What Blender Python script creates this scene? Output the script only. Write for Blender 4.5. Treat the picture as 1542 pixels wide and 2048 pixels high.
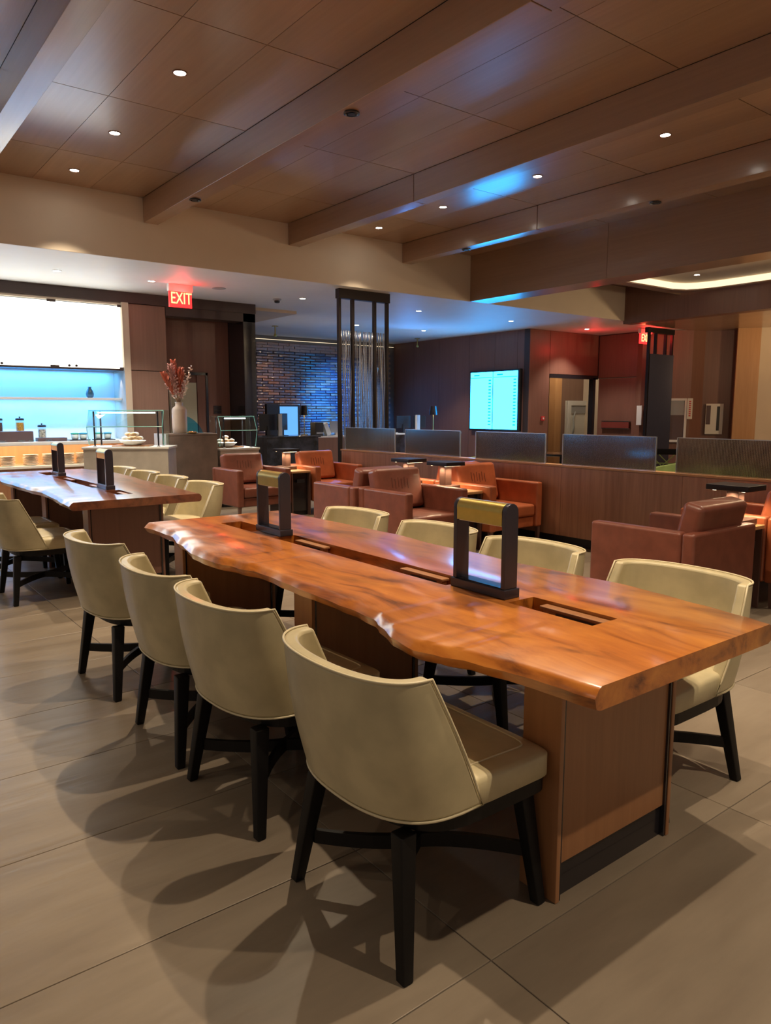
import bpy, bmesh, math, random
from mathutils import Vector, Matrix
random.seed(7)
for o in list(bpy.data.objects): bpy.data.objects.remove(o)
SC = bpy.context.scene
COL = SC.collection
R = math.radians
# ---------------------------------------------------------------- camera
YAW, PIT, CH = 0.6565, 0.1367, 1.42
cam_d = bpy.data.cameras.new('camera'); cam_d.sensor_fit = 'VERTICAL'; cam_d.sensor_height = 36
cam_d.lens = 36 * 1469.5 / 2048; cam_d.clip_end = 100; cam_d.clip_start = .05
cam = bpy.data.objects.new('camera', cam_d); COL.objects.link(cam)
_f = Vector((math.sin(YAW)*math.cos(PIT), math.cos(YAW)*math.cos(PIT), -math.sin(PIT)))
_r = Vector((math.cos(YAW), -math.sin(YAW), 0)); _u = _r.cross(_f)
cam.matrix_world = Matrix(((_r.x,_u.x,-_f.x,0),(_r.y,_u.y,-_f.y,0),(_r.z,_u.z,-_f.z,CH),(0,0,0,1)))
SC.camera = cam
# ---------------------------------------------------------------- world, exposure
W = bpy.data.worlds.new('world'); SC.world = W; W.use_nodes = True
W.node_tree.nodes['Background'].inputs[0].default_value = (.80,.70,.60,1)
W.node_tree.nodes['Background'].inputs[1].default_value = .17
SC.view_settings.view_transform = 'Standard'; SC.view_settings.look = 'None'
SC.view_settings.gamma = 1; SC.view_settings.use_curve_mapping = False
SC.view_settings.exposure = .85
SC.cycles.use_denoising = True
SC.cycles.sample_clamp_indirect = 4
SC.cycles.max_bounces = 7; SC.cycles.diffuse_bounces = 4; SC.cycles.glossy_bounces = 3
SC.cycles.transmission_bounces = 6; SC.cycles.transparent_max_bounces = 12
SC.cycles.caustics_reflective = False; SC.cycles.caustics_refractive = False
WARM = (1,.80,.56); NEUT = (1,.90,.76)
P_ROOM = 115; P_WHITE = 68

def light(name, kind, loc, power, color, parent=None, aim=None, **kw):
    d = bpy.data.lights.new(name, kind); d.energy = power; d.color = color
    for k, v in kw.items(): setattr(d, k, v)
    o = bpy.data.objects.new(name, d); COL.objects.link(o)
    o.location = loc
    if aim is not None:
        o.rotation_euler = (Vector(aim)-Vector(loc)).to_track_quat('-Z','Y').to_euler()
    if parent is not None:
        o.parent = parent; o.location = Vector(loc) - parent.location
    return o

# added blue spots without fixtures, tinting brick wall, white ceiling and chains
light('blue_fill_spot','SPOT',(9.9,11.6,3.1),2400,(.05,.28,1),aim=(10.9,15.9,1.35),spot_size=R(38),spot_blend=.8,shadow_soft_size=.08)
light('blue_fill_spot','SPOT',(10.6,12.9,2.3),26,(.06,.32,1),aim=(10.2,11.9,3.2),spot_size=R(130),spot_blend=1,shadow_soft_size=.1,specular_factor=0)

light('blue_fill_spot','SPOT',(7.3,11.0,2.3),110,(.05,.28,1),aim=(6.8,9.33,1.35),spot_size=R(42),spot_blend=.8,shadow_soft_size=.05,specular_factor=.3)

# ---------------------------------------------------------------- materials
M = {}
def newmat(n):
    m = bpy.data.materials.new(n); m.use_nodes = True; nt = m.node_tree
    return m, nt, nt.nodes['Principled BSDF']
def plain(n, col, rough=.5, metal=0, coat=0, noise=0, nscale=8, bump=0, spec=.5):
    m, nt, b = newmat(n)
    b.inputs['Base Color'].default_value = (*col,1); b.inputs['Roughness'].default_value = rough
    b.inputs['Metallic'].default_value = metal; b.inputs['Coat Weight'].default_value = coat
    b.inputs['Specular IOR Level'].default_value = spec
    if noise or bump:
        tc = nt.nodes.new('ShaderNodeTexCoord'); t = nt.nodes.new('ShaderNodeTexNoise')
        t.inputs['Scale'].default_value = nscale; t.inputs['Detail'].default_value = 5
        nt.links.new(tc.outputs['Object'], t.inputs['Vector'])
        if noise:
            mx = nt.nodes.new('ShaderNodeMixRGB')
            mx.inputs[1].default_value = (*[c*(1-noise) for c in col],1); mx.inputs[2].default_value = (*[min(1,c*(1+noise)) for c in col],1)
            cr = nt.nodes.new('ShaderNodeMapRange'); cr.inputs[1].default_value=.35; cr.inputs[2].default_value=.65
            nt.links.new(t.outputs['Fac'], cr.inputs[0]); nt.links.new(cr.outputs[0], mx.inputs[0]); nt.links.new(mx.outputs[0], b.inputs['Base Color'])
        if bump:
            bp = nt.nodes.new('ShaderNodeBump'); bp.inputs['Strength'].default_value = bump; bp.inputs['Distance'].default_value = .01
            nt.links.new(t.outputs['Fac'], bp.inputs['Height']); nt.links.new(bp.outputs[0], b.inputs['Normal'])
    M[n] = m; return m
def wood(n, c1, c2, axis='y', fine=26, stretch=.05, rough=.4, coat=0, var=.12, coarse=2.2, coat_rough=.15, spec=.5, streak=.5):
    """straight grained veneer: fine streaks along one axis over a slow tone drift, tone varies per piece"""
    m, nt, b = newmat(n); N = nt.nodes; L = nt.links
    tc = N.new('ShaderNodeTexCoord'); oi = N.new('ShaderNodeObjectInfo')
    ad = N.new('ShaderNodeVectorMath'); ad.operation = 'ADD'
    mu = N.new('ShaderNodeMath'); mu.operation = 'MULTIPLY'; mu.inputs[1].default_value = 37
    L.new(oi.outputs['Random'], mu.inputs[0]); L.new(tc.outputs['Object'], ad.inputs[0]); L.new(mu.outputs[0], ad.inputs[1])
    mp = N.new('ShaderNodeMapping'); s = [1,1,1]; s['xyz'.index(axis)] = stretch; mp.inputs['Scale'].default_value = s
    L.new(ad.outputs[0], mp.inputs['Vector'])
    t1 = N.new('ShaderNodeTexNoise'); t1.inputs['Scale'].default_value = fine; t1.inputs['Detail'].default_value = 6; t1.inputs['Roughness'].default_value = .65
    t2 = N.new('ShaderNodeTexNoise'); t2.inputs['Scale'].default_value = coarse; t2.inputs['Detail'].default_value = 3
    L.new(mp.outputs[0], t1.inputs['Vector']); L.new(mp.outputs[0], t2.inputs['Vector'])
    mr = N.new('ShaderNodeMapRange'); mr.inputs[1].default_value = .3; mr.inputs[2].default_value = .7
    mx0 = N.new('ShaderNodeMix'); mx0.data_type='FLOAT'; mx0.inputs[0].default_value = streak
    L.new(t2.outputs['Fac'], mx0.inputs[2]); L.new(t1.outputs['Fac'], mx0.inputs[3]); L.new(mx0.outputs[0], mr.inputs[0])
    mx = N.new('ShaderNodeMixRGB'); mx.inputs[1].default_value = (*c1,1); mx.inputs[2].default_value = (*c2,1)
    L.new(mr.outputs[0], mx.inputs[0])
    hs = N.new('ShaderNodeHueSaturation'); vr = N.new('ShaderNodeMapRange'); vr.inputs[3].default_value = 1-var; vr.inputs[4].default_value = 1+var
    L.new(oi.outputs['Random'], vr.inputs[0]); L.new(vr.outputs[0], hs.inputs['Value']); L.new(mx.outputs[0], hs.inputs['Color'])
    L.new(hs.outputs[0], b.inputs['Base Color'])
    b.inputs['Roughness'].default_value = rough; b.inputs['Coat Weight'].default_value = coat; b.inputs['Coat Roughness'].default_value = coat_rough
    b.inputs['Specular IOR Level'].default_value = spec
    bp = N.new('ShaderNodeBump'); bp.inputs['Strength'].default_value = .06; bp.inputs['Distance'].default_value = .01
    L.new(t1.outputs['Fac'], bp.inputs['Height']); L.new(bp.outputs[0], b.inputs['Normal'])
    M[n] = m; return m
def emit(n, col, s):
    m, nt, b = newmat(n)
    b.inputs['Base Color'].default_value = (*[c*.5 for c in col],1)
    b.inputs['Emission Color'].default_value = (*col,1); b.inputs['Emission Strength'].default_value = s
    M[n] = m; return m
def thin_glass(n, tint, refl=.08, rough=.02):
    m = bpy.data.materials.new(n); m.use_nodes = True; nt = m.node_tree; N = nt.nodes; L = nt.links; N.clear()
    o = N.new('ShaderNodeOutputMaterial'); mx = N.new('ShaderNodeMixShader'); t = N.new('ShaderNodeBsdfTransparent'); g = N.new('ShaderNodeBsdfGlossy')
    t.inputs[0].default_value = (*tint,1); g.inputs['Roughness'].default_value = rough
    mx.inputs[0].default_value = refl
    L.new(t.outputs[0], mx.inputs[1]); L.new(g.outputs[0], mx.inputs[2]); L.new(mx.outputs[0], o.inputs[0])
    M[n] = m; return m

wood('ceiling_wood',(.31,.185,.112),(.43,.27,.165),'y',30,.03,.30,.7,.10,2.0,.21,spec=.5,streak=.45)
wood('beam_wood',(.28,.165,.105),(.39,.235,.15),'y',30,.03,.36,.7,.06,2.0,.17,streak=.5)
wood('wall_wood',(.17,.078,.056),(.25,.120,.086),'z',34,.03,.42,.2,.06,1.5,.3,streak=.5)
wood('wall_wood_light',(.20,.115,.085),(.29,.17,.125),'z',30,.03,.42,.2,.04,1.5,.3)
wood('divider_wood',(.24,.110,.068),(.48,.25,.155),'z',24,.05,.4,.2,.06,3.0,.3,streak=.6)
wood('oak_wood',(.42,.21,.085),(.56,.31,.14),'z',24,.05,.45,.1,.05,2.0)
wood('pedestal_wood',(.25,.105,.042),(.40,.185,.08),'z',26,.05,.4,.2,.03,2.0,streak=.55)
wood('table_dark_wood',(.05,.02,.012),(.09,.04,.024),'z',26,.05,.35,.2,.03)
wood('lamp_wood',(.10,.05,.04),(.17,.09,.07),'z',26,.06,.4,.1,.04)
plain('wall_cream',(.60,.50,.39),.7,noise=.03,nscale=2)
plain('soffit_paint',(.82,.72,.60),.65,noise=.02,nscale=2)
plain('ceiling_white',(.80,.79,.76),.55,noise=.02,nscale=2)
plain('grout',(.12,.10,.085),.8)
plain('black_wood',(.006,.005,.005),.45,spec=.25)
plain('black_gloss',(.018,.016,.02),.22,coat=.3)
plain('dark_trim',(.055,.035,.032),.45)
plain('bronze_dark',(.035,.028,.030),.38,metal=.7)
plain('post_metal',(.07,.065,.085),.34,metal=.75)
plain('brass',(.56,.42,.12),.33,metal=.9,noise=.04,nscale=30)
plain('steel',(.55,.55,.58),.3,metal=1)
plain('chain_metal',(.34,.34,.38),.28,metal=.9)
plain('cream_leather',(.49,.42,.255),.42,noise=.10,nscale=9,bump=.12,coat=.12)
plain('cream_piping',(.60,.52,.34),.45)
plain('brown_leather',(.19,.058,.036),.36,noise=.12,nscale=10,bump=.12,coat=.18)
plain('orange_leather',(.40,.105,.040),.36,noise=.10,nscale=10,bump=.12,coat=.15)
plain('leather_seam',(.11,.035,.022),.5)
plain('stone_counter',(.50,.46,.40),.35,noise=.10,nscale=5)
plain('stone_white',(.78,.76,.72),.3)
plain('stone_taupe',(.215,.165,.135),.35,noise=.18,nscale=4)
plain('niche_white',(.80,.85,.86),.6)
plain('marble_black',(.03,.032,.045),.25,noise=.7,nscale=5,coat=.4)
plain('porcelain',(.82,.74,.62),.35)
plain('vase_cream',(.60,.47,.36),.5,noise=.05)
plain('plume_orange',(.62,.20,.12),.8)
plain('plume_pink',(.62,.36,.32),.8)
plain('petal_pale',(.78,.66,.56),.7)
plain('bread',(.62,.40,.22),.7,noise=.3,nscale=20)
plain('napkin',(.80,.76,.70),.8)
plain('gold_dish',(.45,.30,.10),.35,metal=.6)
plain('blue_vase_glass',(.04,.13,.19),.15,coat=.6)
plain('plastic_black',(.015,.015,.018),.45)
plain('plastic_white',(.78,.78,.76),.4)
plain('plastic_grey',(.35,.36,.37),.5)
plain('lid_green',(.06,.45,.28),.4)
plain('lid_blue',(.04,.35,.55),.4)
plain('tub_pale',(.62,.72,.70),.35)
plain('cereal_orange',(.85,.38,.06),.5,noise=.35,nscale=60)
plain('cereal_mixed',(.65,.55,.45),.5,noise=.6,nscale=45)
plain('cereal_dark',(.13,.06,.06),.5,noise=.4,nscale=60)
plain('riser_brown',(.11,.07,.075),.5)
plain('green_velvet',(.22,.28,.09),.8,noise=.15)
plain('red_sign',(.65,.05,.05),.5)
plain('push_red',(.22,.045,.035),.45)
plain('poster_white',(.75,.74,.68),.5)
plain('door_glass_pale',(.55,.56,.42),.3)
plain('glass_edge',(.25,.62,.56),.2,coat=.5)
plain('outlet_dark',(.02,.02,.02),.5)
plain('rattan_gold',(.55,.34,.14),.5)
thin_glass('clear_glass',(.88,.96,.95))
thin_glass('jar_glass',(.85,.92,.95))
emit('lightbox_glow',(1,.985,.90),1.5)
emit('led_white',(1,.95,.82),14)
emit('led_warm',(1,.78,.48),6)
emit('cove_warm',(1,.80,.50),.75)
emit('lens_on',(1,.95,.82),30)
emit('strip_light',(.95,1,.98),3)
emit('exit_red',(1,.02,.02),1.6)
emit('exit_letter',(1,.30,.10),2.8)
emit('screen_cyan',(.02,.38,1.0),7.5)
emit('screen_bar',(.0,.34,.50),1.0)
emit('screen_blue',(.10,.32,.72),.8)
emit('lamp_inner',(1,.72,.36),3)

def tile_mat():
    m, nt, b = newmat('floor_tile'); N = nt.nodes; L = nt.links
    tc = N.new('ShaderNodeTexCoord'); oi = N.new('ShaderNodeObjectInfo')
    mu = N.new('ShaderNodeMath'); mu.operation='MULTIPLY'; mu.inputs[1].default_value=53; L.new(oi.outputs['Random'],mu.inputs[0])
    ad = N.new('ShaderNodeVectorMath'); L.new(tc.outputs['Object'],ad.inputs[0]); L.new(mu.outputs[0],ad.inputs[1])
    mp = N.new('ShaderNodeMapping'); mp.inputs['Scale'].default_value=(.35,1.6,1); L.new(ad.outputs[0],mp.inputs[0])
    t = N.new('ShaderNodeTexNoise'); t.inputs['Scale'].default_value=3.2; t.inputs['Detail'].default_value=8; t.inputs['Roughness'].default_value=.62; L.new(mp.outputs[0],t.inputs[0])
    r = N.new('ShaderNodeValToRGB'); r.color_ramp.elements[0].position=.3; r.color_ramp.elements[0].color=(.172,.134,.098,1); r.color_ramp.elements[1].position=.72; r.color_ramp.elements[1].color=(.262,.210,.155,1)
    L.new(t.outputs['Fac'],r.inputs[0])
    hs = N.new('ShaderNodeHueSaturation'); vr=N.new('ShaderNodeMapRange'); vr.inputs[3].default_value=.93; vr.inputs[4].default_value=1.07
    L.new(oi.outputs['Random'],vr.inputs[0]); L.new(vr.outputs[0],hs.inputs['Value']); L.new(r.outputs[0],hs.inputs['Color']); L.new(hs.outputs[0],b.inputs['Base Color'])
    t3 = N.new('ShaderNodeTexNoise'); t3.inputs['Scale'].default_value=5; t3.inputs['Detail'].default_value=3; t3.inputs['Distortion'].default_value=.6; L.new(mp.outputs[0],t3.inputs[0])
    bp = N.new('ShaderNodeBump'); bp.inputs['Strength'].default_value=.35; bp.inputs['Distance'].default_value=.012; L.new(t3.outputs['Fac'],bp.inputs['Height']); L.new(bp.outputs[0],b.inputs['Normal'])
    rr = N.new('ShaderNodeMapRange'); rr.inputs[3].default_value=.30; rr.inputs[4].default_value=.42; L.new(t.outputs['Fac'],rr.inputs[0]); L.new(rr.outputs[0],b.inputs['Roughness'])
    M['floor_tile']=m
tile_mat()
def slab_mat(n, ca, cb, cd, seed):
    """varnished slab: long grain bent round a few knots"""
    m, nt, b = newmat(n); N = nt.nodes; L = nt.links
    tc = N.new('ShaderNodeTexCoord')
    mp = N.new('ShaderNodeMapping'); mp.inputs['Location'].default_value=(seed,seed*.3,0); mp.inputs['Scale'].default_value=(1,.16,1); L.new(tc.outputs['Object'],mp.inputs[0])
    mp2 = N.new('ShaderNodeMapping'); mp2.inputs['Location'].default_value=(seed,0,0); mp2.inputs['Scale'].default_value=(1,.45,1); L.new(tc.outputs['Object'],mp2.inputs[0])
    kn = N.new('ShaderNodeTexNoise'); kn.inputs['Scale'].default_value=2.6; kn.inputs['Detail'].default_value=2; L.new(mp2.outputs[0],kn.inputs[0])
    sc_ = N.new('ShaderNodeVectorMath'); sc_.operation='SCALE'; sc_.inputs['Scale'].default_value=.30; L.new(kn.outputs['Color'],sc_.inputs[0])
    ad = N.new('ShaderNodeVectorMath'); L.new(mp.outputs[0],ad.inputs[0]); L.new(sc_.outputs[0],ad.inputs[1])
    g = N.new('ShaderNodeTexNoise'); g.inputs['Scale'].default_value=13; g.inputs['Detail'].default_value=8; g.inputs['Roughness'].default_value=.6; L.new(ad.outputs[0],g.inputs[0])
    r = N.new('ShaderNodeValToRGB'); e=r.color_ramp.elements
    e[0].position=.30; e[0].color=(*cd,1); e[1].position=.70; e[1].color=(*cb,1); x=e.new(.46); x.color=(*ca,1)
    L.new(g.outputs['Fac'],r.inputs[0])
    # knots and dark figure
    v = N.new('ShaderNodeTexNoise'); v.inputs['Scale'].default_value=3.3; v.inputs['Detail'].default_value=4; v.inputs['Distortion'].default_value=1.6; L.new(mp2.outputs[0],v.inputs[0])
    vr = N.new('ShaderNodeMapRange'); vr.inputs[1].default_value=.57; vr.inputs[2].default_value=.70; vr.inputs[3].default_value=0; vr.inputs[4].default_value=.75; L.new(v.outputs['Fac'],vr.inputs[0])
    mx = N.new('ShaderNodeMixRGB'); mx.inputs[2].default_value=(*cd,1); L.new(vr.outputs[0],mx.inputs[0]); L.new(r.outputs[0],mx.inputs[1])
    # slow drift between orange and redder zones
    dn = N.new('ShaderNodeTexNoise'); dn.inputs['Scale'].default_value=1.1; L.new(mp2.outputs[0],dn.inputs[0])
    dr = N.new('ShaderNodeMapRange'); dr.inputs[1].default_value=.4; dr.inputs[2].default_value=.6; dr.inputs[4].default_value=.35; L.new(dn.outputs['Fac'],dr.inputs[0])
    m2 = N.new('ShaderNodeMixRGB'); m2.blend_type='MULTIPLY'; m2.inputs[2].default_value=(.95,.62,.55,1); L.new(dr.outputs[0],m2.inputs[0]); L.new(mx.outputs[0],m2.inputs[1])
    L.new(m2.outputs[0],b.inputs['Base Color'])
    b.inputs['Roughness'].default_value=.33; b.inputs['Coat Weight'].default_value=.75; b.inputs['Coat Roughness'].default_value=.15
    bp = N.new('ShaderNodeBump'); bp.inputs['Strength'].default_value=.05; bp.inputs['Distance'].default_value=.01; L.new(g.outputs['Fac'],bp.inputs['Height']); L.new(bp.outputs[0],b.inputs['Normal'])
    M[n]=m
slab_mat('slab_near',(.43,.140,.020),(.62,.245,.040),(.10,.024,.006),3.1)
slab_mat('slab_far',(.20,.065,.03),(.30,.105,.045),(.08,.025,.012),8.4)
def brick_mat():
    m, nt, b = newmat('glazed_brick'); N=nt.nodes; L=nt.links
    oi=N.new('ShaderNodeObjectInfo'); r=N.new('ShaderNodeValToRGB'); r.color_ramp.interpolation='CONSTANT'; e=r.color_ramp.elements
    e[0].color=(.12,.085,.10,1); e[1].position=.35; e[1].color=(.24,.12,.08,1)
    for p,c in ((.55,(.09,.075,.11,1)),(.8,(.34,.19,.13,1)),(.92,(.18,.14,.16,1))):
        x=e.new(p); x.color=c
    L.new(oi.outputs['Random'],r.inputs[0]); L.new(r.outputs[0],b.inputs['Base Color'])
    b.inputs['Roughness'].default_value=.22; b.inputs['Coat Weight'].default_value=.6
    tc=N.new('ShaderNodeTexCoord'); t=N.new('ShaderNodeTexNoise'); t.inputs['Scale'].default_value=14; L.new(tc.outputs['Object'],t.inputs[0])
    bp=N.new('ShaderNodeBump'); bp.inputs['Strength'].default_value=.5; bp.inputs['Distance'].default_value=.02; L.new(t.outputs['Fac'],bp.inputs['Height']); L.new(bp.outputs[0],b.inputs['Normal'])
    M['glazed_brick']=m
brick_mat()
def flute_mat():
    m, nt, b = newmat('fluted_glass')
    b.inputs['Base Color'].default_value=(.42,.385,.35,1); b.inputs['Roughness'].default_value=.14
    b.inputs['Transmission Weight'].default_value=.90; b.inputs['IOR'].default_value=1.35; b.inputs['Metallic'].default_value=0
    M['fluted_glass']=m
flute_mat()

# ---------------------------------------------------------------- mesh helpers
def tag(o, label=None, cat=None, group=None, kind=None):
    if label: o['label']=label
    if cat: o['category']=cat
    if group: o['group']=group
    if kind: o['kind']=kind
    return o
def thing(name, label, cat, loc=(0,0,0), rz=0, group=None):
    o = bpy.data.objects.new(name, None); COL.objects.link(o); o.location = loc; o.rotation_euler = (0,0,rz)
    o.empty_display_size = .1
    return tag(o, label, cat, group)
class MB:
    def __init__(s): s.v=[]; s.f=[]
    def add(s, vs, fs):
        n=len(s.v); s.v += [Vector(v) for v in vs]; s.f += [tuple(i+n for i in f) for f in fs]; return s
    def box(s, x0,x1,y0,y1,z0,z1, m=None):
        vs=[Vector((x,y,z)) for x in(x0,x1) for y in(y0,y1) for z in(z0,z1)]
        if m is not None: vs=[m@v for v in vs]
        return s.add(vs,[(0,1,3,2),(4,6,7,5),(0,4,5,1),(2,3,7,6),(0,2,6,4),(1,5,7,3)])
    def prism(s, pts, z0, z1):
        n=len(pts); a=sum(pts[i][0]*pts[(i+1)%n][1]-pts[(i+1)%n][0]*pts[i][1] for i in range(n))
        if a<0: pts=pts[::-1]
        return s.add([(x,y,z0) for x,y in pts]+[(x,y,z1) for x,y in pts],
            [tuple(range(n))[::-1], tuple(range(n,2*n))]+[(i,(i+1)%n,n+(i+1)%n,n+i) for i in range(n)])
    def lathe(s, prof, c=(0,0,0), n=20, axis='z', cap=True):
        vs=[]; fs=[]
        for r,h in prof:
            for k in range(n):
                a=2*math.pi*k/n
                p=(r*math.cos(a),r*math.sin(a),h)
                if axis=='y': p=(p[0],p[2],-p[1])
                if axis=='x': p=(p[2],p[1],-p[0])
                vs.append((p[0]+c[0],p[1]+c[1],p[2]+c[2]))
        for j in range(len(prof)-1):
            for k in range(n): fs.append((j*n+k,j*n+(k+1)%n,(j+1)*n+(k+1)%n,(j+1)*n+k))
        if cap: fs.append(tuple(range(n))[::-1]); fs.append(tuple(range((len(prof)-1)*n,len(prof)*n)))
        return s.add(vs,fs)
    def tube(s, pts, r, n=8, closed=False):
        pts=[Vector(p) for p in pts]; vs=[]; fs=[]; N=len(pts)
        rs = r if isinstance(r,(list,tuple)) else [r]*N
        for i,p in enumerate(pts):
            a=pts[(i-1)%N] if (i or closed) else p; b=pts[(i+1)%N] if (i<N-1 or closed) else p
            t=(b-a); t = t.normalized() if t.length>1e-9 else Vector((0,0,1))
            u=t.cross(Vector((0,0,1))); u = u.normalized() if u.length>.05 else Vector((1,0,0)); w=u.cross(t)
            for k in range(n):
                q=2*math.pi*k/n; vs.append(p+(u*math.cos(q)+w*math.sin(q))*rs[i])
        m = N if closed else N-1
        for i in range(m):
            for k in range(n): fs.append((i*n+k,i*n+(k+1)%n,((i+1)%N)*n+(k+1)%n,((i+1)%N)*n+k))
        if not closed: fs.append(tuple(range(n))); fs.append(tuple(range((N-1)*n,N*n))[::-1])
        return s.add(vs,fs)
    def bar(s, a, b, w, d, w2=None, d2=None):
        """tapered rectangular leg from a (bottom) to b (top), w along x, d along y"""
        w2=w2 or w; d2=d2 or d
        vs=[(a[0]+sx*w/2,a[1]+sy*d/2,a[2]) for sx,sy in((-1,-1),(1,-1),(1,1),(-1,1))]+[(b[0]+sx*w2/2,b[1]+sy*d2/2,b[2]) for sx,sy in((-1,-1),(1,-1),(1,1),(-1,1))]
        return s.add(vs,[(3,2,1,0),(4,5,6,7),(0,1,5,4),(1,2,6,5),(2,3,7,6),(3,0,4,7)])
    def build(s, name, mat, parent=None, bevel=0, smooth=False, seg=2, world=False, kind=None, fix=True):
        me=bpy.data.meshes.new(name); off=Vector((0,0,0))
        if world and parent is not None:
            p=parent
            while p is not None: off+=p.location; p=p.parent
        me.from_pydata([v-off for v in s.v],[],s.f); me.update()
        if fix:
            bm=bmesh.new(); bm.from_mesh(me); bmesh.ops.recalc_face_normals(bm,faces=bm.faces); bm.to_mesh(me); bm.free()
        if smooth: me.shade_smooth()
        me.materials.append(M[mat])
        o=bpy.data.objects.new(name,me); COL.objects.link(o)
        if parent is not None: o.parent=parent
        if bevel:
            b=o.modifiers.new('bevel','BEVEL'); b.width=bevel; b.segments=seg; b.limit_method='ANGLE'; b.angle_limit=R(40)
            me.shade_smooth()
            w=o.modifiers.new('wn','WEIGHTED_NORMAL'); w.keep_sharp=True
        if kind: o['kind']=kind
        return o
def B(name, mat, parent, *a, **k): return MB().box(*a).build(name, mat, parent, **k)
def struct(o): o['kind']='structure'; return o
def copy_tree(o, parent=None):
    c=o.copy(); COL.objects.link(c)
    if parent is not None: c.parent=parent
    for ch in list(o.children): copy_tree(ch, c)
    return c
def place(proto, used, loc, rz, label, group=None):
    o = proto if not used[0] else copy_tree(proto)
    used[0]=True; o.location=loc; o.rotation_euler=(0,0,rz); o['label']=label
    if group: o['group']=group
    return o
def text_mesh(txt, size, depth=.004):
    c=bpy.data.curves.new('t','FONT'); c.body=txt; c.size=size; c.extrude=depth; c.align_x='CENTER'; c.align_y='CENTER'
    o=bpy.data.objects.new('t',c); COL.objects.link(o)
    dg=bpy.context.evaluated_depsgraph_get(); me=bpy.data.meshes.new_from_object(o.evaluated_get(dg))
    bpy.data.objects.remove(o); return me

# ================================================================ SETTING
# floor with tiles
fl = struct(B('floor','grout',None,-3.4,17.4,-4.6,17,-.12,-.004))
tmb = MB().box(.0015,1.2185,.0015,.6085,-.012,0)
tproto = tmb.build('tile','floor_tile',fl,bevel=.002,seg=1)
tx0=2.5-1.22*3; ty0=1.21-.61*4; first=True; far=MB()
for i in range(-2,13):
    for j in range(-5,28):
        x=tx0+i*1.22; y=ty0+j*.61
        if x>17 or y>16.6 or y<-4.5 or x<-3.4: continue
        if 0<=i<=5 and 1<=j<=21 or (i<=6 and 3<=j<=12 and i>0):
            o = tproto if first else tproto.copy()
            if not first: COL.objects.link(o); o.parent=fl
            first=False; o.location=(x,y,0)
        else: far.box(x+.002,x+1.218,y+.002,y+.608,-.012,0)
far.build('distant_tiles','floor_tile',fl,kind='stuff')

# wooden main ceiling: slab + panels between beams
YS=9.1
ceil = struct(B('ceiling','dark_trim',None,-3.4,8.9,-4.6,YS,3.975,4.1))
beams=[(-.69,-.51),(1.31,1.49),(3.33,3.51),(5.33,5.51),(7.33,7.51)]
bays=[(-2.7,-.69),(-.51,1.31),(1.49,3.33),(3.51,5.33),(5.51,7.33),(7.51,8.78)]
ys=[-4.5,-2.87,-1.32,.24,1.78,3.32,4.88,6.41,7.95,9.09]
for (a,b_) in bays:
    n=2 if b_-a<1.4 else 3; w=(b_-a)/n
    for k in range(n):
        for q in range(len(ys)-1):
            if a+k*w<-3: continue
            B('ceiling_panel','ceiling_wood',ceil,a+k*w+.0022,a+(k+1)*w-.0022,ys[q]+.004,ys[q+1]-.004,3.95,3.972)
for n,(a,b_) in enumerate(beams):
    bt=struct(B('trim_%d'%(n+1),'dark_trim',None,a+.02,b_-.02,-4.5,YS-.01,3.69,3.95))
    cut={5.33:6.42,7.33:6.42}.get(a,3.0)
    for y0,y1 in ((-4.5,.3),(.3,cut),(cut,YS-.002)):
        B('beam_section','beam_wood',bt,a,b_,y0+.003,y1-.003,3.665,3.949,bevel=.004,seg=1)
# deep wooden bulkhead at the right of the wooden ceiling
bk=struct(B('trim_8','dark_trim',None,8.80,9.20,-4.5,YS-.01,3.25,4.0))
for y0,y1 in ((-4.5,.3),(.3,3.32),(3.32,6.42),(6.42,YS-.002)):
    B('bulkhead_section','beam_wood',bk,8.78,9.22,y0+.0015,y1-.0015,3.22,4.02,bevel=.003,seg=1)
# soffit and white ceiling
struct(B('wall_soffit','soffit_paint',None,-3.4,13.15,YS,YS+.12,3.222,3.99))
struct(B('ceiling','ceiling_white',None,-3.4,16.8,YS+.005,16.9,3.22,3.30))
struct(B('ceiling','wall_cream',None,6.13,7.12,11.9,13.8,3.17,3.22))  # thin cream drop put in for a pattern of light on the ceiling
# right hand coffer with cove
cf=MB()
op=[(11.0,2.0),(12.6,2.0),(12.87,2.3),(12.87,7.1),(12.80,7.40),(12.68,7.56),(12.45,7.66),(11.0,7.70)]
def offs(p,d): return (p[0]+(d if p[0]>12 else -d), p[1]+(d if p[1]>5 else -d))
def band(ins,outs,z0,z1,mb):
    n=len(ins); vs=[(x,y,z) for z in (z0,z1) for x,y in ins]+[(x,y,z) for z in (z0,z1) for x,y in outs]; fs=[]
    for i in range(n):
        j=(i+1)%n
        fs+=[(i,j,n+j,n+i),(2*n+i,2*n+j,3*n+j,3*n+i),(i,j,2*n+j,2*n+i),(n+i,n+j,3*n+j,3*n+i)]
    mb.add(vs,fs)
band(op,[offs(p,.20) for p in op],3.58,3.60,cf); struct(cf.build('ceiling','beam_wood',None))
struct(B('ceiling','beam_wood',None,9.22,10.81,-4.5,7.9,3.582,3.602))
struct(B('trim_16','beam_wood',None,9.22,13.08,7.88,7.92,3.58,3.90))
struct(B('ceiling','wall_wood',None,9.22,13.1,7.9,YS,3.87,3.92))
struct(B('ceiling','wall_cream',None,9.22,13.1,-4.5,7.9,3.715,3.75))
cs=thing('cove_light','riser of the rounded recess in the right ceiling, warm cove wash put in as glow','light',(11.9,5,3.66))
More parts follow.
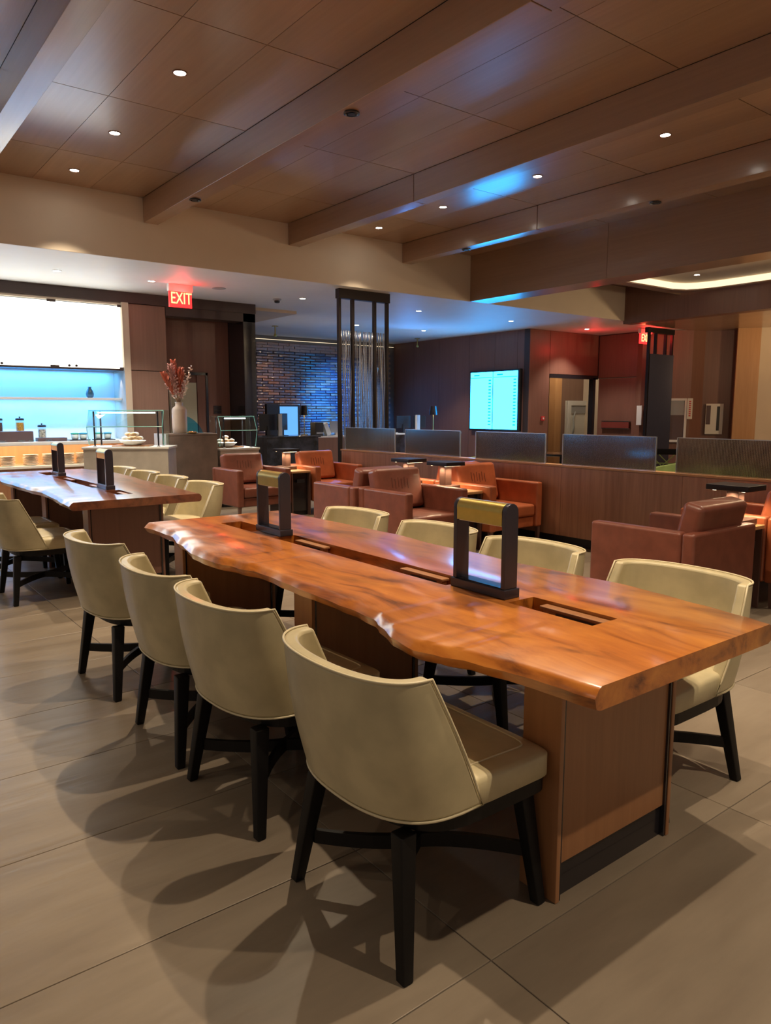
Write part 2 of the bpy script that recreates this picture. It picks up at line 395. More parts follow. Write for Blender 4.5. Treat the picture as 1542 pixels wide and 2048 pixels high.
rb=MB(); band([offs(p,.015) for p in op],[offs(p,.03) for p in op],3.605,3.712,rb); rb.build('cove_wash_glow','cove_warm',cs,world=True)  # riser emits the cove wash itself, no strip lights it
# second ceiling beyond dark beam
struct(B('trim_9','dark_trim',None,13.1,13.32,-4.5,YS+.02,3.17,3.99))
B('beam_section','wall_wood',bpy.data.objects['trim_9'],13.085,13.335,-4.5,YS+.02,3.155,3.98)
struct(B('ceiling','beam_wood',None,13.33,17.3,-4.5,YS,3.19,3.25))
light('ceiling_wash','SPOT',(15.6,5.6,1.6),60,(1,.62,.28),aim=(15.4,6.6,3.2),spot_size=R(110),spot_blend=1,shadow_soft_size=.1)

# outer walls
struct(B('wall_left','wall_cream',None,-3.4,-3.2,9.0,17,0,4.1))
struct(B('wall_right','wall_cream',None,17.2,17.4,-4.6,17,0,4.1))

# ---- kitchen / buffet wall
kb=struct(B('wall_back','niche_white',None,-3.2,3.84,12.10,12.2,0,3.22))
struct(B('wall_back','wall_wood',None,4.5,6.12,12.2,12.3,0,3.22))
hd=struct(B('trim_10','dark_trim',None,-3.2,6.12,11.58,11.74,3.06,3.219)); B('header_end','dark_trim',hd,4.54,6.12,11.60,11.9,2.92,3.06)
pil=struct(B('trim_11','wall_cream',None,3.84,3.94,11.56,12.1,0,3.06))
pn=struct(B('wall_panel','dark_trim',None,3.945,4.545,11.66,12.2,0,3.06))
B('wood_panel','wall_wood_light',pn,3.947,4.54,11.62,11.659,2.05,3.055,bevel=.003,seg=1)
B('wood_panel','wall_wood_light',pn,3.947,4.54,11.62,11.659,.0,2.04,bevel=.003,seg=1)
rp=bpy.data.objects['wall_back.001']
B('wood_panel','wall_wood',rp,4.55,5.20,12.18,12.199,2.08,3.2); B('wood_panel','wall_wood',rp,5.46,5.885,12.18,12.199,0,3.2); B('wood_panel','wall_wood',rp,5.20,5.46,12.18,12.199,2.08,3.2)
jb=struct(B('trim_12','black_gloss',None,5.89,6.12,11.6,12.2,0,3.06,bevel=.004,seg=1))
d1=struct(B('door_1','wall_wood',None,5.27,5.42,12.16,12.19,0,2.05))
MB().box(5.10,5.46,12.14,12.17,2.03,2.075).box(5.42,5.46,12.14,12.17,0,2.075).build('door_frame','black_gloss',d1)
B('door_light','door_glass_pale',d1,4.76,5.25,12.15,12.17,0,1.90)
MB().box(4.78,5.0,12.14,12.15,1.50,1.51).box(4.78,5.0,12.14,12.15,1.30,1.31).box(4.78,4.79,12.14,12.15,0,1.9).build('door_mullion','plastic_white',d1)
t=thing('wall_grille','small square dark grille on the wood wall beside the black jamb','grille',(5.64,12.175,1.44))
MB().box(-.075,.075,-.008,0,-.07,.07).build('plate','dark_trim',t)
for k in range(5): MB().box(-.06,.06,-.014,-.008,-.055+k*.026,-.045+k*.026).build('slat','black_gloss',t)

# backlit cabinet panes
lb=thing('backlit_cabinet','large backlit white glass cabinet fronts above the buffet shelf','cabinet',(1.3,11.7,2.05))
MB().box(-1.2,3.835,11.80,12.09,2.06,3.02).build('body','plastic_white',lb,world=True)
for a in (-1.16,-.16,.84,1.84,2.84):
    p=MB().box(a+.014,a+.986,11.60,11.615,2.065,3.00).build('glass_pane','lightbox_glow',lb,world=True)
    MB().box(a+.94,a+1.06 if a<2.8 else a+.995,11.585,11.60,2.045,2.085).build('bottom_clip','dark_trim',p,world=True)
    MB().box(a+.94,a+1.06 if a<2.8 else a+.995,11.585,11.60,2.985,3.02).build('top_clip','dark_trim',p,world=True)
    for q in(.2,.3): MB().lathe([(.018,-.01),(.018,.01)],(a+q,11.59,2.085),10,'y').build('pull_knob','dark_trim',p,world=True)
MB().box(-1.2,3.835,11.60,12.09,2.035,2.06).build('bottom_rail','dark_trim',lb,world=True)
MB().box(-1.2,3.835,11.62,11.66,3.02,3.055).build('top_rail','wall_cream',lb,world=True)
light('lightbox_glow_lamp','AREA',(1.35,11.5,2.55),8,(1,.97,.86),aim=(1.35,5,1.2),shape='RECTANGLE',size=4.8,size_y=.9)
# wall shelf
sh=thing('wall_shelf','pale stone shelf across the blue lit niche','shelf',(1.3,11.9,1.6))
MB().box(-1.2,3.835,11.74,12.095,1.585,1.62).build('board','stone_white',sh,world=True,bevel=.003,seg=1)
light('niche_led','AREA',(1.3,11.98,2.02),20,(.07,.40,1),aim=(1.3,12.03,1.3),shape='RECTANGLE',size=4.9,size_y=.04)
light('niche_led','AREA',(1.3,11.95,1.575),24,(.07,.42,1),aim=(1.3,12.02,1.0),shape='RECTANGLE',size=4.9,size_y=.04)
for zz in (2.03,1.575): light('niche_pin_light','SPOT',(3.78,11.75,zz),3.5,(1,.97,.92),aim=(3.80,11.75,1.0),spot_size=R(50),spot_blend=.6,shadow_soft_size=.01)
# back counter
bc=thing('back_counter','long pale stone back counter with an open plate shelf below','counter',(1.3,11.75,0))
MB().box(-1.2,3.83,11.38,12.098,.93,.98).build('countertop','stone_white',bc,world=True,bevel=.004,seg=1)
MB().box(-1.2,3.83,11.98,12.098,.64,.93).build('back_panel','oak_wood',bc,world=True)
MB().box(-1.2,3.83,11.42,12.098,.60,.64).build('shelf_board','porcelain',bc,world=True,bevel=.003,seg=1)
MB().box(-1.2,3.83,11.46,12.098,.08,.60).build('cabinet_body','pedestal_wood',bc,world=True)
MB().box(-1.2,3.83,11.52,12.098,0,.08).build('kick_plate','black_gloss',bc,world=True)
for a in (-1.2,3.80): MB().box(a,a+.03,11.42,12.098,.64,.93).build('side_panel','oak_wood',bc,world=True)
light('plate_shelf_led','AREA',(1.3,11.5,.92),15,(1,.68,.42),aim=(1.3,11.8,.6),shape='RECTANGLE',size=4.6,size_y=.03)

# ---- reception: glazed brick wall
bw=struct(B('wall_reception','grout',None,6.12,12.7,16.05,16.2,0,3.22))
bl,bh=.30,.066; rows=int(3.08/bh); cnt=0; proto=None; farb=MB()
for r_ in range(rows):
    z=r_*bh+.02
    for c in range(0,15):
        x=8.30+c*bl+(bl/2 if r_%2 else 0)
        if x+bl>12.6: continue
        dy=random.choice((0,.006,.012,.02))
        vis = z>0.85 and x<11.3
        if vis and cnt<300:
            if proto is None:
                proto=MB().box(.004,bl-.004,-.045,0,.004,bh-.004).build('brick','glazed_brick',bw,bevel=.006,seg=1); o=proto
            else: o=proto.copy(); COL.objects.link(o); o.parent=bw
            o.location=(x,16.05-dy,z); o.rotation_euler=(R(random.uniform(-3,3)),0,R(random.uniform(-1.2,1.2))); cnt+=1
        else: farb.box(x+.004,x+bl-.004,16.05-dy-.045,16.05-dy,z+.004,z+bh-.004)
farb.build('remaining_bricks','glazed_brick',bw,kind='stuff')
t=thing('cove_light','warm cove light along the top of the glazed brick wall','light',(10.4,15.9,3.17))
MB().box(8.4,12.6,15.99,16.0,3.12,3.13).build('light_strip','cove_warm',t,world=True)
struct(B('wall_reception','wall_wood',None,6.12,8.32,16.0,16.05,0,3.22))

# ---- right wood wall with display, corner and doorway
def panel_wall(name, x0,x1,y0,y1, z1, mat, axis, cuts):
    w=struct(B(name,'dark_trim',None,x0+.012 if axis=='y' else x0,x1,y0+.012 if axis=='x' else y0,y1,0,z1))
    for a,b_ in zip(cuts[:-1],cuts[1:]):
        if axis=='y': B('wall_panel',mat,w,x0-.008,x0+.011,a+.003,b_-.003,0.08,z1-.002)
        else: B('wall_panel',mat,w,a+.003,b_-.003,y0-.008,y0+.011,0.08,z1-.002)
    return w
wr=panel_wall('wall_right',12.66,12.85,11.2,16.05,3.22,'wall_wood','y',[11.2,11.55,12.25,13.1,14.2,15.2,16.04])
wd=struct(B('wall_right','dark_trim',None,12.65,13.33,11.2,11.35,0,3.22)); B('wall_panel','wall_wood',wd,12.655,13.325,11.185,11.199,.08,3.215)
wo=struct(B('wall_right','dark_trim',None,13.33,15.2,11.2,11.35,2.25,3.22)); B('wall_panel','wall_wood',wo,13.335,15.1,11.185,11.199,2.26,3.215)
struct(B('trim_13','black_gloss',None,13.33,15.1,11.17,11.34,2.17,2.25)); struct(B('trim_14','black_gloss',None,14.93,15.02,11.17,11.3,0,2.2))
# corridor behind the doorway
struct(B('wall_corridor','wall_wood_light',None,16.1,18.2,13.2,13.3,0,3.22)); struct(B('wall_corridor','wall_cream',None,13.0,16.1,13.5,13.6,0,3.22))
struct(B('trim_15','oak_wood',None,15.75,16.02,13.0,13.2,0,3.2))
light('corridor_light','POINT',(15.3,12.3,2.9),28,WARM,shadow_soft_size=.1)
t=thing('framed_cabinet','white framed glass cabinet seen through the dark doorway','cabinet',(16.95,13.19,.9))
MB().box(16.42,17.47,13.12,13.19,.7,1.70).build('back_box','poster_white',t,world=True)
for q in ((16.42,16.55,.7,1.7),(17.34,17.47,.7,1.7)): MB().box(q[0],q[1],13.08,13.13,q[2],q[3]).build('frame_stile','plastic_white',t,world=True)
MB().box(16.55,17.34,13.08,13.13,1.57,1.70).build('frame_rail','plastic_white',t,world=True)
MB().box(16.57,17.32,13.10,13.118,1.35,1.55).build('dark_shelf','plastic_grey',t,world=True)
MB().tube([(16.75,13.1,1.40),(16.68,13.1,1.2),(16.72,13.1,.95),(16.64,13.1,.75)],.02,8).build('hose','plastic_grey',t,world=True,smooth=True)
# door wall (faces left) x = 15
dw=struct(B('wall_right','dark_trim',None,15.16,15.3,10.1,11.3,2.2,3.22)); B('wall_panel','wall_wood',dw,15.13,15.155,10.1,11.18,2.21,3.2)
d2=struct(B('door_2','wall_wood_light',None,15.12,15.2,10.12,11.16,0,2.19,bevel=.004,seg=1))
d2.data.materials[0]=M['wall_wood']
MB().box(15.04,15.07,10.22,10.98,1.02,1.16).build('push_bar','push_red',d2); MB().box(15.05,15.12,10.22,10.98,1.165,1.185).box(15.05,15.12,10.22,10.98,.995,1.015).build('push_bar_rail','steel',d2)
# angled wall sections to the right
def wall_run(name, pts, mat, th=.12, z1=3.2):
    for (a,b_) in zip(pts[:-1],pts[1:]):
        a=Vector((*a,0)); b_=Vector((*b_,0)); d=(b_-a).normalized(); n=Vector((-d.y,d.x,0))
        if n.dot(a)<0: n=-n
        mb=MB(); q=[a,b_,b_+n*th,a+n*th]; mb.prism([(p.x,p.y) for p in q],0,z1); struct(mb.build(name,mat,None))
wall_run('wall_right',[(15.12,10.12),(14.98,9.9),(15.62,9.05)],'wall_wood')
wall_run('wall_right',[(15.62,9.05),(15.95,8.95)],'wall_wood'); wall_run('wall_right',[(15.95,8.95),(16.35,8.35)],'wall_wood')
wall_run('wall_right',[(15.95,8.22),(16.22,7.85)],'oak_wood'); wall_run('wall_right',[(16.22,7.85),(17.2,6.9)],'wall_cream')

# ================================================================ CEILING FITTINGS
def downlight(x,y,z,label,power,cone=88,color=WARM,on=True,rad=.045):
    t=thing('downlight',label,'light',(x,y,z),group='recessed downlights')
    MB().lathe([(rad+.012,-.004),(rad+.012,.001),(rad,.001),(rad,-.004),(rad+.012,-.004)],(0,0,0),20,cap=False).build('trim_ring','wall_wood' if z>3.5 else 'plastic_white',t)
    MB().lathe([(rad,-.001),(rad,.001)],(0,0,0),20).build('lens','lens_on',t)
    light('downlight_lamp','SPOT',(x,y,z-.02),power,color,parent=t,spot_size=R(cone),spot_blend=.55,shadow_soft_size=.022)
    return t
nm=['nearest','second','third','fourth','fifth','sixth','seventh']
for x,side in ((2.4,'left'),(6.45,'right'),(-1.65,'far left')):
    for k,y in enumerate((8.52,7.19,5.66,4.13,2.6,1.07,-.46)):
        downlight(x,y,3.949,'small round downlight in the wood ceiling, %s from the soffit in the %s row'%(('first' if k==0 else nm[k]),side),P_ROOM*(1 if y<8 else .8)*{2.4:1.35,6.45:.9,-1.65:.38}[x])
for k,(x,y) in enumerate(((-.9,10.4),(1.4,10.4),(2.64,10.4),(3.89,10.41),(6.4,10.5),(8.86,10.51),(11.31,10.52),(13.73,10.5))):
    downlight(x,y,3.219,'bright round downlight in the white ceiling, %s along the front row from the left'%(nm+['eighth'])[k].replace('nearest','first'),P_WHITE,105,NEUT)
downlight(9.24,12.99,3.219,'bright round downlight in the white ceiling behind the metal chain screen',P_WHITE,105,NEUT)
downlight(11.06,12.94,3.219,'bright round downlight in the white ceiling above the wood reception wall',P_WHITE,105,NEUT)
downlight(12.09,7.01,3.714,'small downlight in the centre of the cove-lit ceiling tray',30,100,WARM)
for x,y,l in ((10.6,4.9,''),(10.6,1.2,'')): pass
for k,(x,y,l) in enumerate(((3.42,4.86,'dark round beam spotlight nearest the camera'),(3.42,7.78,'dark round beam spotlight close to the soffit on the same beam'),(7.42,4.83,'dark round beam spotlight on the right-hand beam'),(7.42,7.78,'dark round beam spotlight at the blue lit end of the right-hand beam'))):
    t=thing('beam_spotlight',l,'light',(x,y,3.664),group='black spotlights under the beams')
    MB().lathe([(.062,-.002),(.062,-.012),(.05,-.014),(.045,-.003)],(0,0,0),20,cap=True).build('housing','black_gloss',t)
    MB().lathe([(.03,-.016),(.03,-.0145)],(0,0,0),16).build('baffle','plastic_black',t)
    light('beam_lamp','SPOT',(x,y,3.63),55,WARM,parent=t,spot_size=R(75),spot_blend=.4,shadow_soft_size=.02)
# exit signs
def exit_sign(x,y,z,label,txt='EXIT',w=.36,rz=0):
    t=thing('exit_sign',label,'sign',(x,y,z),rz)
    MB().box(-w/2,w/2,-.04,.04,-.10,0).build('housing','plastic_white',t,bevel=.004,seg=1)
    MB().box(-w/2+.01,w/2-.01,-.012,.012,-.32,-.10).build('panel','exit_red',t)
    me=text_mesh(txt,.20); me.materials.append(M['exit_letter']); o=bpy.data.objects.new('lettering',me); COL.objects.link(o); o.parent=t
    o.rotation_euler=(R(90),0,0); o.location=(0.01,-.016,-.20); o.scale=(.78,1.15,1)
    light('exit_glow','POINT',(x,y-.12,z-.16),3,(1,.03,.03),parent=t,shadow_soft_size=.05,specular_factor=.05)
exit_sign(4.32,10.46,3.22,'red EXIT sign hanging from the white ceiling by the backlit cabinet')
exit_sign(14.62,9.62,3.20,'red EXIT sign behind the posts of the right metal screen',w=.42)
light('exit_glow','POINT',(14.0,10.5,2.85),4,(1,.03,.03),shadow_soft_size=.08,specular_factor=.1)
t=thing('smoke_detector','dark round smoke detector on the white ceiling by the chain screen','detector',(6.1,10.8,3.22))
MB().lathe([(.07,0),(.07,-.02),(.05,-.03)],(0,0,0),20).build('base','plastic_grey',t,smooth=False)
MB().lathe([(.045,-.03),(.045,-.055),(.03,-.065)],(0,0,0),20).build('head','plastic_black',t)
t=thing('ceiling_speaker','grey oval looking round speaker in the white ceiling near the exit sign','speaker',(4.9,10.4,3.219))
MB().lathe([(.10,0),(.10,-.006),(.09,-.008)],(0,0,0),24).build('grille','plastic_grey',t)
for x,y,l in ((7.96,14.2,'small brass sprinkler hanging before the brick wall'),(12.1,14.4,'small brass sprinkler hanging beside the wood reception wall')):
    t=thing('sprinkler',l,'sprinkler',(x,y,3.22))
    MB().lathe([(.07,0),(.07,-.012)],(0,0,0),16).build('plate','brass',t)
    MB().lathe([(.012,-.012),(.012,-.16)],(0,0,0),10).build('stem','brass',t)
    MB().lathe([(.02,-.16),(.035,-.2),(.03,-.22)],(0,0,0),12).build('head','brass',t)

# ================================================================ LIVE EDGE TABLES
def interp(pts, y):
    pts=sorted(pts,key=lambda p:p[1])
    if y<=pts[0][1]: return pts[0][0]
    if y>=pts[-1][1]: return pts[-1][0]
    for (x0,y0),(x1,y1) in zip(pts[:-1],pts[1:]):
        if y0<=y<=y1:
            t=(y-y0)/(y1-y0+1e-9); t=t*t*(3-2*t); return x0+(x1-x0)*t
LEFT1=[(1.508,4.28),(1.515,4.107),(1.510,3.904),(1.459,3.627),(1.400,3.329),(1.392,3.084),(1.430,2.917),(1.458,2.772),(1.450,2.517),(1.440,2.341),(1.443,2.21),(1.439,2.068),(1.421,1.905),(1.389,1.81),(1.345,1.69),(1.322,1.571),(1.352,1.489),(1.388,1.395),(1.405,1.28),(1.418,1.18),(1.424,1.084),(1.436,1.024)]
RIGHT1=[(2.402,4.262),(2.422,3.689),(2.430,3.05),(2.396,2.646),(2.405,2.415),(2.385,2.129),(2.395,1.972),(2.398,1.796),(2.405,1.635),(2.385,1.454),(2.359,1.28),(2.329,1.122),(2.306,1.024)]
LEFT2=[(1.41,5.55),(1.425,5.8),(1.46,6.3),(1.475,6.6),(1.44,6.98),(1.42,7.46),(1.40,7.9),(1.43,8.3),(1.49,8.62),(1.50,8.80)]
RIGHT2=[(2.40,5.5),(2.43,6.2),(2.46,6.9),(2.50,7.5),(2.52,8.0),(2.47,8.4),(2.40,8.80)]
def slab_mesh(Lp,Rp,y0,y1,slots,sx0,sx1,zt,th,name,mat,parent,skew=0):
    ysl={y0,y1}
    n=int((y1-y0)/.03)
    for i in range(n+1): ysl.add(round(y0+(y1-y0)*i/n,4))
    for a,b_ in slots: 
        ysl={y for y in ysl if abs(y-a)>.012 and abs(y-b_)>.012} | {a,b_}
    ysl=sorted(ysl); rnd=random.Random(5)
    vs=[];fs=[]; rowsz=14
    for y in ysl:
        l=interp(Lp,y)+.0025*math.sin(y*17)+.0015*math.sin(y*41); r=interp(Rp,y)+.002*math.sin(y*13)
        k=.003+.003*math.sin(y*9+1)
        yy=lambda x:y
        sk=lambda x:(x-(sx0+sx1)/2)*skew
        row=[(l+.014,zt),(l+.002,zt-.009),(l-.010-k,zt-.028),(l-.004+k,zt-th+.006),(l+.012,zt-th),
             (sx0,zt-th),(sx0,zt),(sx1,zt),(sx1,zt-th),
             (r-.012,zt-th),(r+.004,zt-th+.008),(r+.008,zt-.025),(r-.001,zt-.008),(r-.012,zt)]
        for x,z in row: vs.append((x,y,z))
    def solid(ya,yb): return not any(a-1e-6<=ya and yb<=b_+1e-6 for a,b_ in slots)
    for i in range(len(ysl)-1):
        o=i*rowsz; p=o+rowsz
        for k in (0,1,2,3): fs.append((o+k,o+k+1,p+k+1,p+k))      # left edge
        fs.append((o+4,o+5,p+5,p+4)); fs.append((o+0,p+0,p+6,o+6))
        for k in (9,10,11,12): fs.append((o+k,o+k+1,p+k+1,p+k))
        fs.append((o+8,o+9,p+9,p+8)); fs.append((o+7,p+7,p+13,o+13))
        if solid(ysl[i],ysl[i+1]): fs+= [(o+6,p+6,p+7,o+7),(o+5,o+8,p+8,p+5)]
        else: fs+= [(o+5,o+6,p+6,p+5),(o+7,o+8,p+8,p+7)]
    for i,y in enumerate(ysl):
        o=i*rowsz
        prev = i>0 and solid(ysl[i-1],y); nxt = i<len(ysl)-1 and solid(y,ysl[i+1])
        if 0<i<len(ysl)-1 and prev!=nxt: fs.append((o+5,o+6,o+7,o+8))
    for o in (0,(len(ysl)-1)*rowsz):
        fs+= [(o+0,o+1,o+2,o+3,o+4,o+5,o+6),(o+5,o+8,o+7,o+6),(o+7,o+8,o+9,o+10,o+11,o+12,o+13)]
    mb=MB(); mb.add(vs,fs); ob=mb.build(name,mat,parent,world=True,smooth=False)
    me=ob.data; me.shade_smooth()
    me.set_sharp_from_angle(angle=R(38))
    return ob
ZT=.764
def big_table(name,label,Lp,Rp,y0,dy,mat,pmat,slots,rz,piv):
    t=thing('communal_table',label,'table',(1.93,y0+1.6,0))
    slab_mesh(Lp,Rp,y0,y0+3.25,slots,1.845,1.975,ZT,.062,'tabletop',mat,t)
    for k,(a,b_) in enumerate(((1.25,1.39),(2.565,2.71),(3.94,4.06))):
        a+=dy; b_+=dy; zt=ZT-.062
        p=MB().box(1.61,2.15,a+.012,b_,.11,zt-.001).build('pedestal_core',pmat,t,world=True)
        for sx in (1.585,2.155):
            MB().box(sx,sx+.018,a,b_,.0,zt-.001).build('edge_strip',pmat,p,world=True,bevel=.002,seg=1)
            MB().box(sx+(.018 if sx<2 else -.010),sx+(.026 if sx<2 else 0),a+.004,b_-.004,0,zt-.001).build('shadow_gap','black_gloss',p,world=True)
        MB().box(1.611,2.145,a+.02,b_-.01,0,.11).build('kick_plate','black_gloss',p,world=True)
    # cable trough below the slots
    for s0,s1 in slots:
        MB().box(1.835,1.845,s0-.01,s1+.01,ZT-.15,ZT-.063).box(1.975,1.985,s0-.01,s1+.01,ZT-.15,ZT-.063).box(1.835,1.985,s0-.01,s1+.01,ZT-.16,ZT-.15).box(1.845,1.975,s0-.01,s0,ZT-.15,ZT-.063).box(1.845,1.975,s1,s1+.01,ZT-.15,ZT-.063).build('cable_trough','pedestal_wood',t,world=True)
    mids=[slots[0][0]+.15, slots[1][0]+.25, slots[1][1]-.22]
    for m_ in mids:
        ps=MB().box(1.932,1.962,m_-.13,m_+.12,ZT-.15,ZT-.021).build('power_strip','pedestal_wood',t,world=True,bevel=.002,seg=1)
        MB().box(1.926,1.966,m_-.14,m_+.13,ZT-.020,ZT-.009).build('cover_bar','pedestal_wood',ps,world=True,bevel=.002,seg=1)
        MB().box(1.926,1.931,m_-.10,m_+.06,ZT-.075,ZT-.024).build('socket_plate','dark_trim',ps,world=True)
        for q in (-.075,-.022,.031):
            MB().box(1.921,1.9255,m_+q-.019,m_+q+.019,ZT-.062,ZT-.032).build('socket','outlet_dark',ps,world=True)
    return t
SL=[(1.35,1.70),(2.02,3.36),(3.60,3.985)]
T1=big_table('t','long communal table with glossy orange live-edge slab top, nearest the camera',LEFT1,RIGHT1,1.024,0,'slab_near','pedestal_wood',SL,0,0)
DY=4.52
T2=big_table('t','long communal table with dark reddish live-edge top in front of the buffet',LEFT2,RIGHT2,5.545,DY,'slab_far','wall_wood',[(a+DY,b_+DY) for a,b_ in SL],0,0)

def arch_lamp():
    t=thing('arch_lamp','x','lamp',(0,0,ZT),group='brass and black lamps on the communal tables')
    MB().box(-.038,.038,-.142,.142,0,.034).build('base','post_metal',t,bevel=.003,seg=2)
    MB().box(-.026,.026,-.115,.115,.034,.037).build('base_inlay','black_gloss',t)
    for s in (-1,1):
        y=s*.125; pts=[(-.032,.034),(.032,.034),(.032,.30)]+[(.032*math.cos(a),.305+.032*math.sin(a)) for a in [math.pi*k/10 for k in range(1,10)]]+[(-.032,.30)]
        n=len(pts); mb=MB(); mb.add([(x,y-.010,z) for x,z in pts]+[(x,y+.010,z) for x,z in pts],[tuple(range(n)),tuple(range(n,2*n))[::-1]]+[(i,(i+1)%n,n+(i+1)%n,n+i) for i in range(n)])
        mb.build('post','post_metal',t,bevel=.002,seg=1)
    prof=[]
    n=20; pts=[]
    for k in range(n+1):
        a=-.25+ (math.pi+.5)*k/n; pts.append((.033*math.cos(a),.303+.033*math.sin(a)))
    pts+=[(-.032,.258),(.032,.258)]
    n=len(pts); mb=MB(); mb.add([(x,-.115,z) for x,z in pts]+[(x,.115,z) for x,z in pts],[tuple(range(n)),tuple(range(n,2*n))[::-1]]+[(i,(i+1)%n,n+(i+1)%n,n+i) for i in range(n)])
    o=mb.build('shade','brass',t,smooth=True); o.data.set_sharp_from_angle(angle=R(35))
    MB().box(-.025,.025,-.11,.11,.2545,.2575).build('diffuser','porcelain',t)
    return t
al=arch_lamp(); us=[False]
LG='brass and black lamps on the communal tables'
place(al,us,(1.895,1.868,ZT),R(-1),'brass-topped arch lamp with dark metal posts, nearest the camera on the orange slab table',LG)
place(al,us,(1.925,3.49,ZT),R(-1),'brass-topped arch lamp at the far end of the orange slab table',LG)
place(al,us,(1.925,6.42,ZT),R(-1),'brass-topped arch lamp on the near end of the dark slab table',LG)
place(al,us,(1.95,8.06,ZT),R(-1),'brass-topped arch lamp on the far end of the dark slab table',LG)

# ================================================================ DINING CHAIR
def sgn(a): return (a>0)-(a<0)
def dining_chair():
    t=thing('dining_chair','x','chair')
    NU=36; NS=7
    def outer(u,s):
        ph=(-1+2*u)*math.pi/2
        c=max(0,math.cos(ph)); si=math.sin(ph)
        xb=-.035-.275*c**.55; yb=.285*sgn(si)*abs(si)**.85
        xt=-.215-.160*c**.75; yt=.285*sgn(si)*abs(si)**.92
        bul=math.sin(math.pi*s)*.012
        x=xb+(xt-xb)*s-bul*c; y=yb+(yt-yb)*s+bul*si
        z=.405+(.785-.405)*s
        return Vector((x,y,z))
    def nrm(u,s):
        e=.01; a=outer(min(1,u+e),s)-outer(max(0,u-e),s); b_=outer(u,min(1,s+e))-outer(u,max(0,s-e)); n=a.cross(b_).normalized()
        return n if n.x>0 or abs(u-.5)>.25 and n.y*(u-.5)<0 else (-n if (n.x<0 and abs(u-.5)<.25) else n)
    vs=[];fs=[]
    O=[[outer(i/NU,j/NS) for j in range(NS+1)] for i in range(NU+1)]
    I=[]
    for i in range(NU+1):
        rowl=[]
        for j in range(NS+1):
            p=O[i][j]; u=i/NU; s=j/NS
            a=O[min(NU,i+1)][j]-O[max(0,i-1)][j]; d=Vector((-a.y,a.x,0)).normalized()
            if d.dot(Vector((.05,0,0))-Vector((p.x,p.y,0)))<0: d=-d
            rowl.append(p+d*(.048-.006*s))
        I.append(rowl)
    W_=NS+1
    for g in (O,I):
        for i in range(NU+1):
            for j in range(W_): vs.append(g[i][j])
    base=(NU+1)*W_
    for i in range(NU):
        for j in range(NS):
            a=i*W_+j; fs.append((a,a+W_,a+W_+1,a+1)); fs.append((base+a,base+a+1,base+a+W_+1,base+a+W_))
        a=i*W_+NS; fs.append((a,a+W_,base+a+W_,base+a)); a=i*W_; fs.append((a,base+a,base+a+W_,a+W_))
    for j in range(NS):
        fs.append((j,j+1,base+j+1,base+j)); a=NU*W_+j; fs.append((a,base+a,base+a+1,a+1))
    mb=MB(); mb.add(vs,fs); o=mb.build('backrest','cream_leather',t,bevel=.011,seg=3); o.modifiers['bevel'].angle_limit=R(50)
    o.data.set_sharp_from_angle(angle=R(60))
    # piping round the shell
    pts=[O[0][j] for j in range(NS+1)]+[O[i][NS] for i in range(1,NU+1)]+[O[NU][j] for j in range(NS-1,-1,-1)]+[O[i][0] for i in range(NU-1,0,-1)]
    mb=MB(); mb.tube([p+Vector((0,0,0)) for p in pts],.0038,6,closed=True); mb.build('piping','cream_piping',t,smooth=True)
    # seat with rounded plan and crowned top
    mb=MB(); N=40; rings=[]
    def plan(k,sc):
        a=2*math.pi*k/N; c=math.cos(a); s_=math.sin(a)
        x=.252*sgn(c)*abs(c)**(.14 if c>0 else .62); y=.284*sgn(s_)*abs(s_)**(.22 if c>0 else .8)
        return (x*sc,y*sc)
    levels=[(.97,.396),(1.0,.402),(1.0,.462),(.985,.474),(.95,.480),(.82,.486),(.6,.490),(.02,.492)]
    vs=[];fs=[]
    for sc,z in levels:
        for k in range(N):
            x,y=plan(k,sc); vs.append((x,y,z-(.012*(abs(x)/.26)**2 if z>.47 else 0)))
    for l in range(len(levels)-1):
        for k in range(N): fs.append((l*N+k,l*N+(k+1)%N,(l+1)*N+(k+1)%N,(l+1)*N+k))
    fs.append(tuple(range(N))[::-1]); fs.append(tuple(range((len(levels)-1)*N,len(levels)*N)))
    mb.add(vs,fs); mb.build('seat','cream_leather',t,smooth=True)
    seam=[(*plan(k,.80),.4875-.012*(abs(plan(k,.80)[0])/.26)**2) for k in range(N)]
    MB().tube(seam,.0028,5,closed=True).build('seat_seam','cream_piping',t,smooth=True)
    # under frame
    mb=MB(); pl=[plan(k,.97) for k in range(N)]; mb.prism(pl,.355,.396); mb.build('seat_frame','black_wood',t)
    for sx,sy in ((-1,-1),(-1,1),(1,-1),(1,1)):
        top=(-.232 if sx<0 else .205, sy*.200,.36); bot=(-.275 if sx<0 else .225, sy*.260,0)
        MB().bar(bot,top,.034,.034,.052,.048).build('leg','black_wood',t,bevel=.004,seg=1)
    for s in (-1,1):
        pts=[]
        for k in range(13):
            q=-1+2*k/12; pts.append((-.012+.230*q, s*.222*q*(.55+.45*abs(q)),.150+.010*(1-abs(q))))
        mb=MB()
        vs=[];fs=[]
        for i,p in enumerate(pts):
            for dy,dz in ((-.011,-.021),(.011,-.021),(.011,.021),(-.011,.021)): vs.append((p[0],p[1]+dy,p[2]+dz))
        for i in range(12):
            for k in range(4): fs.append((i*4+k,i*4+(k+1)%4,(i+1)*4+(k+1)%4,(i+1)*4+k))
        fs+= [(0,1,2,3),(48,49,50,51)]
        mb.add(vs,fs); mb.build('stretcher','black_wood',t)
    return t
dc=dining_chair(); us=[False]
g1='dining chairs round the orange slab table'; g2='dining chairs round the dark slab table'
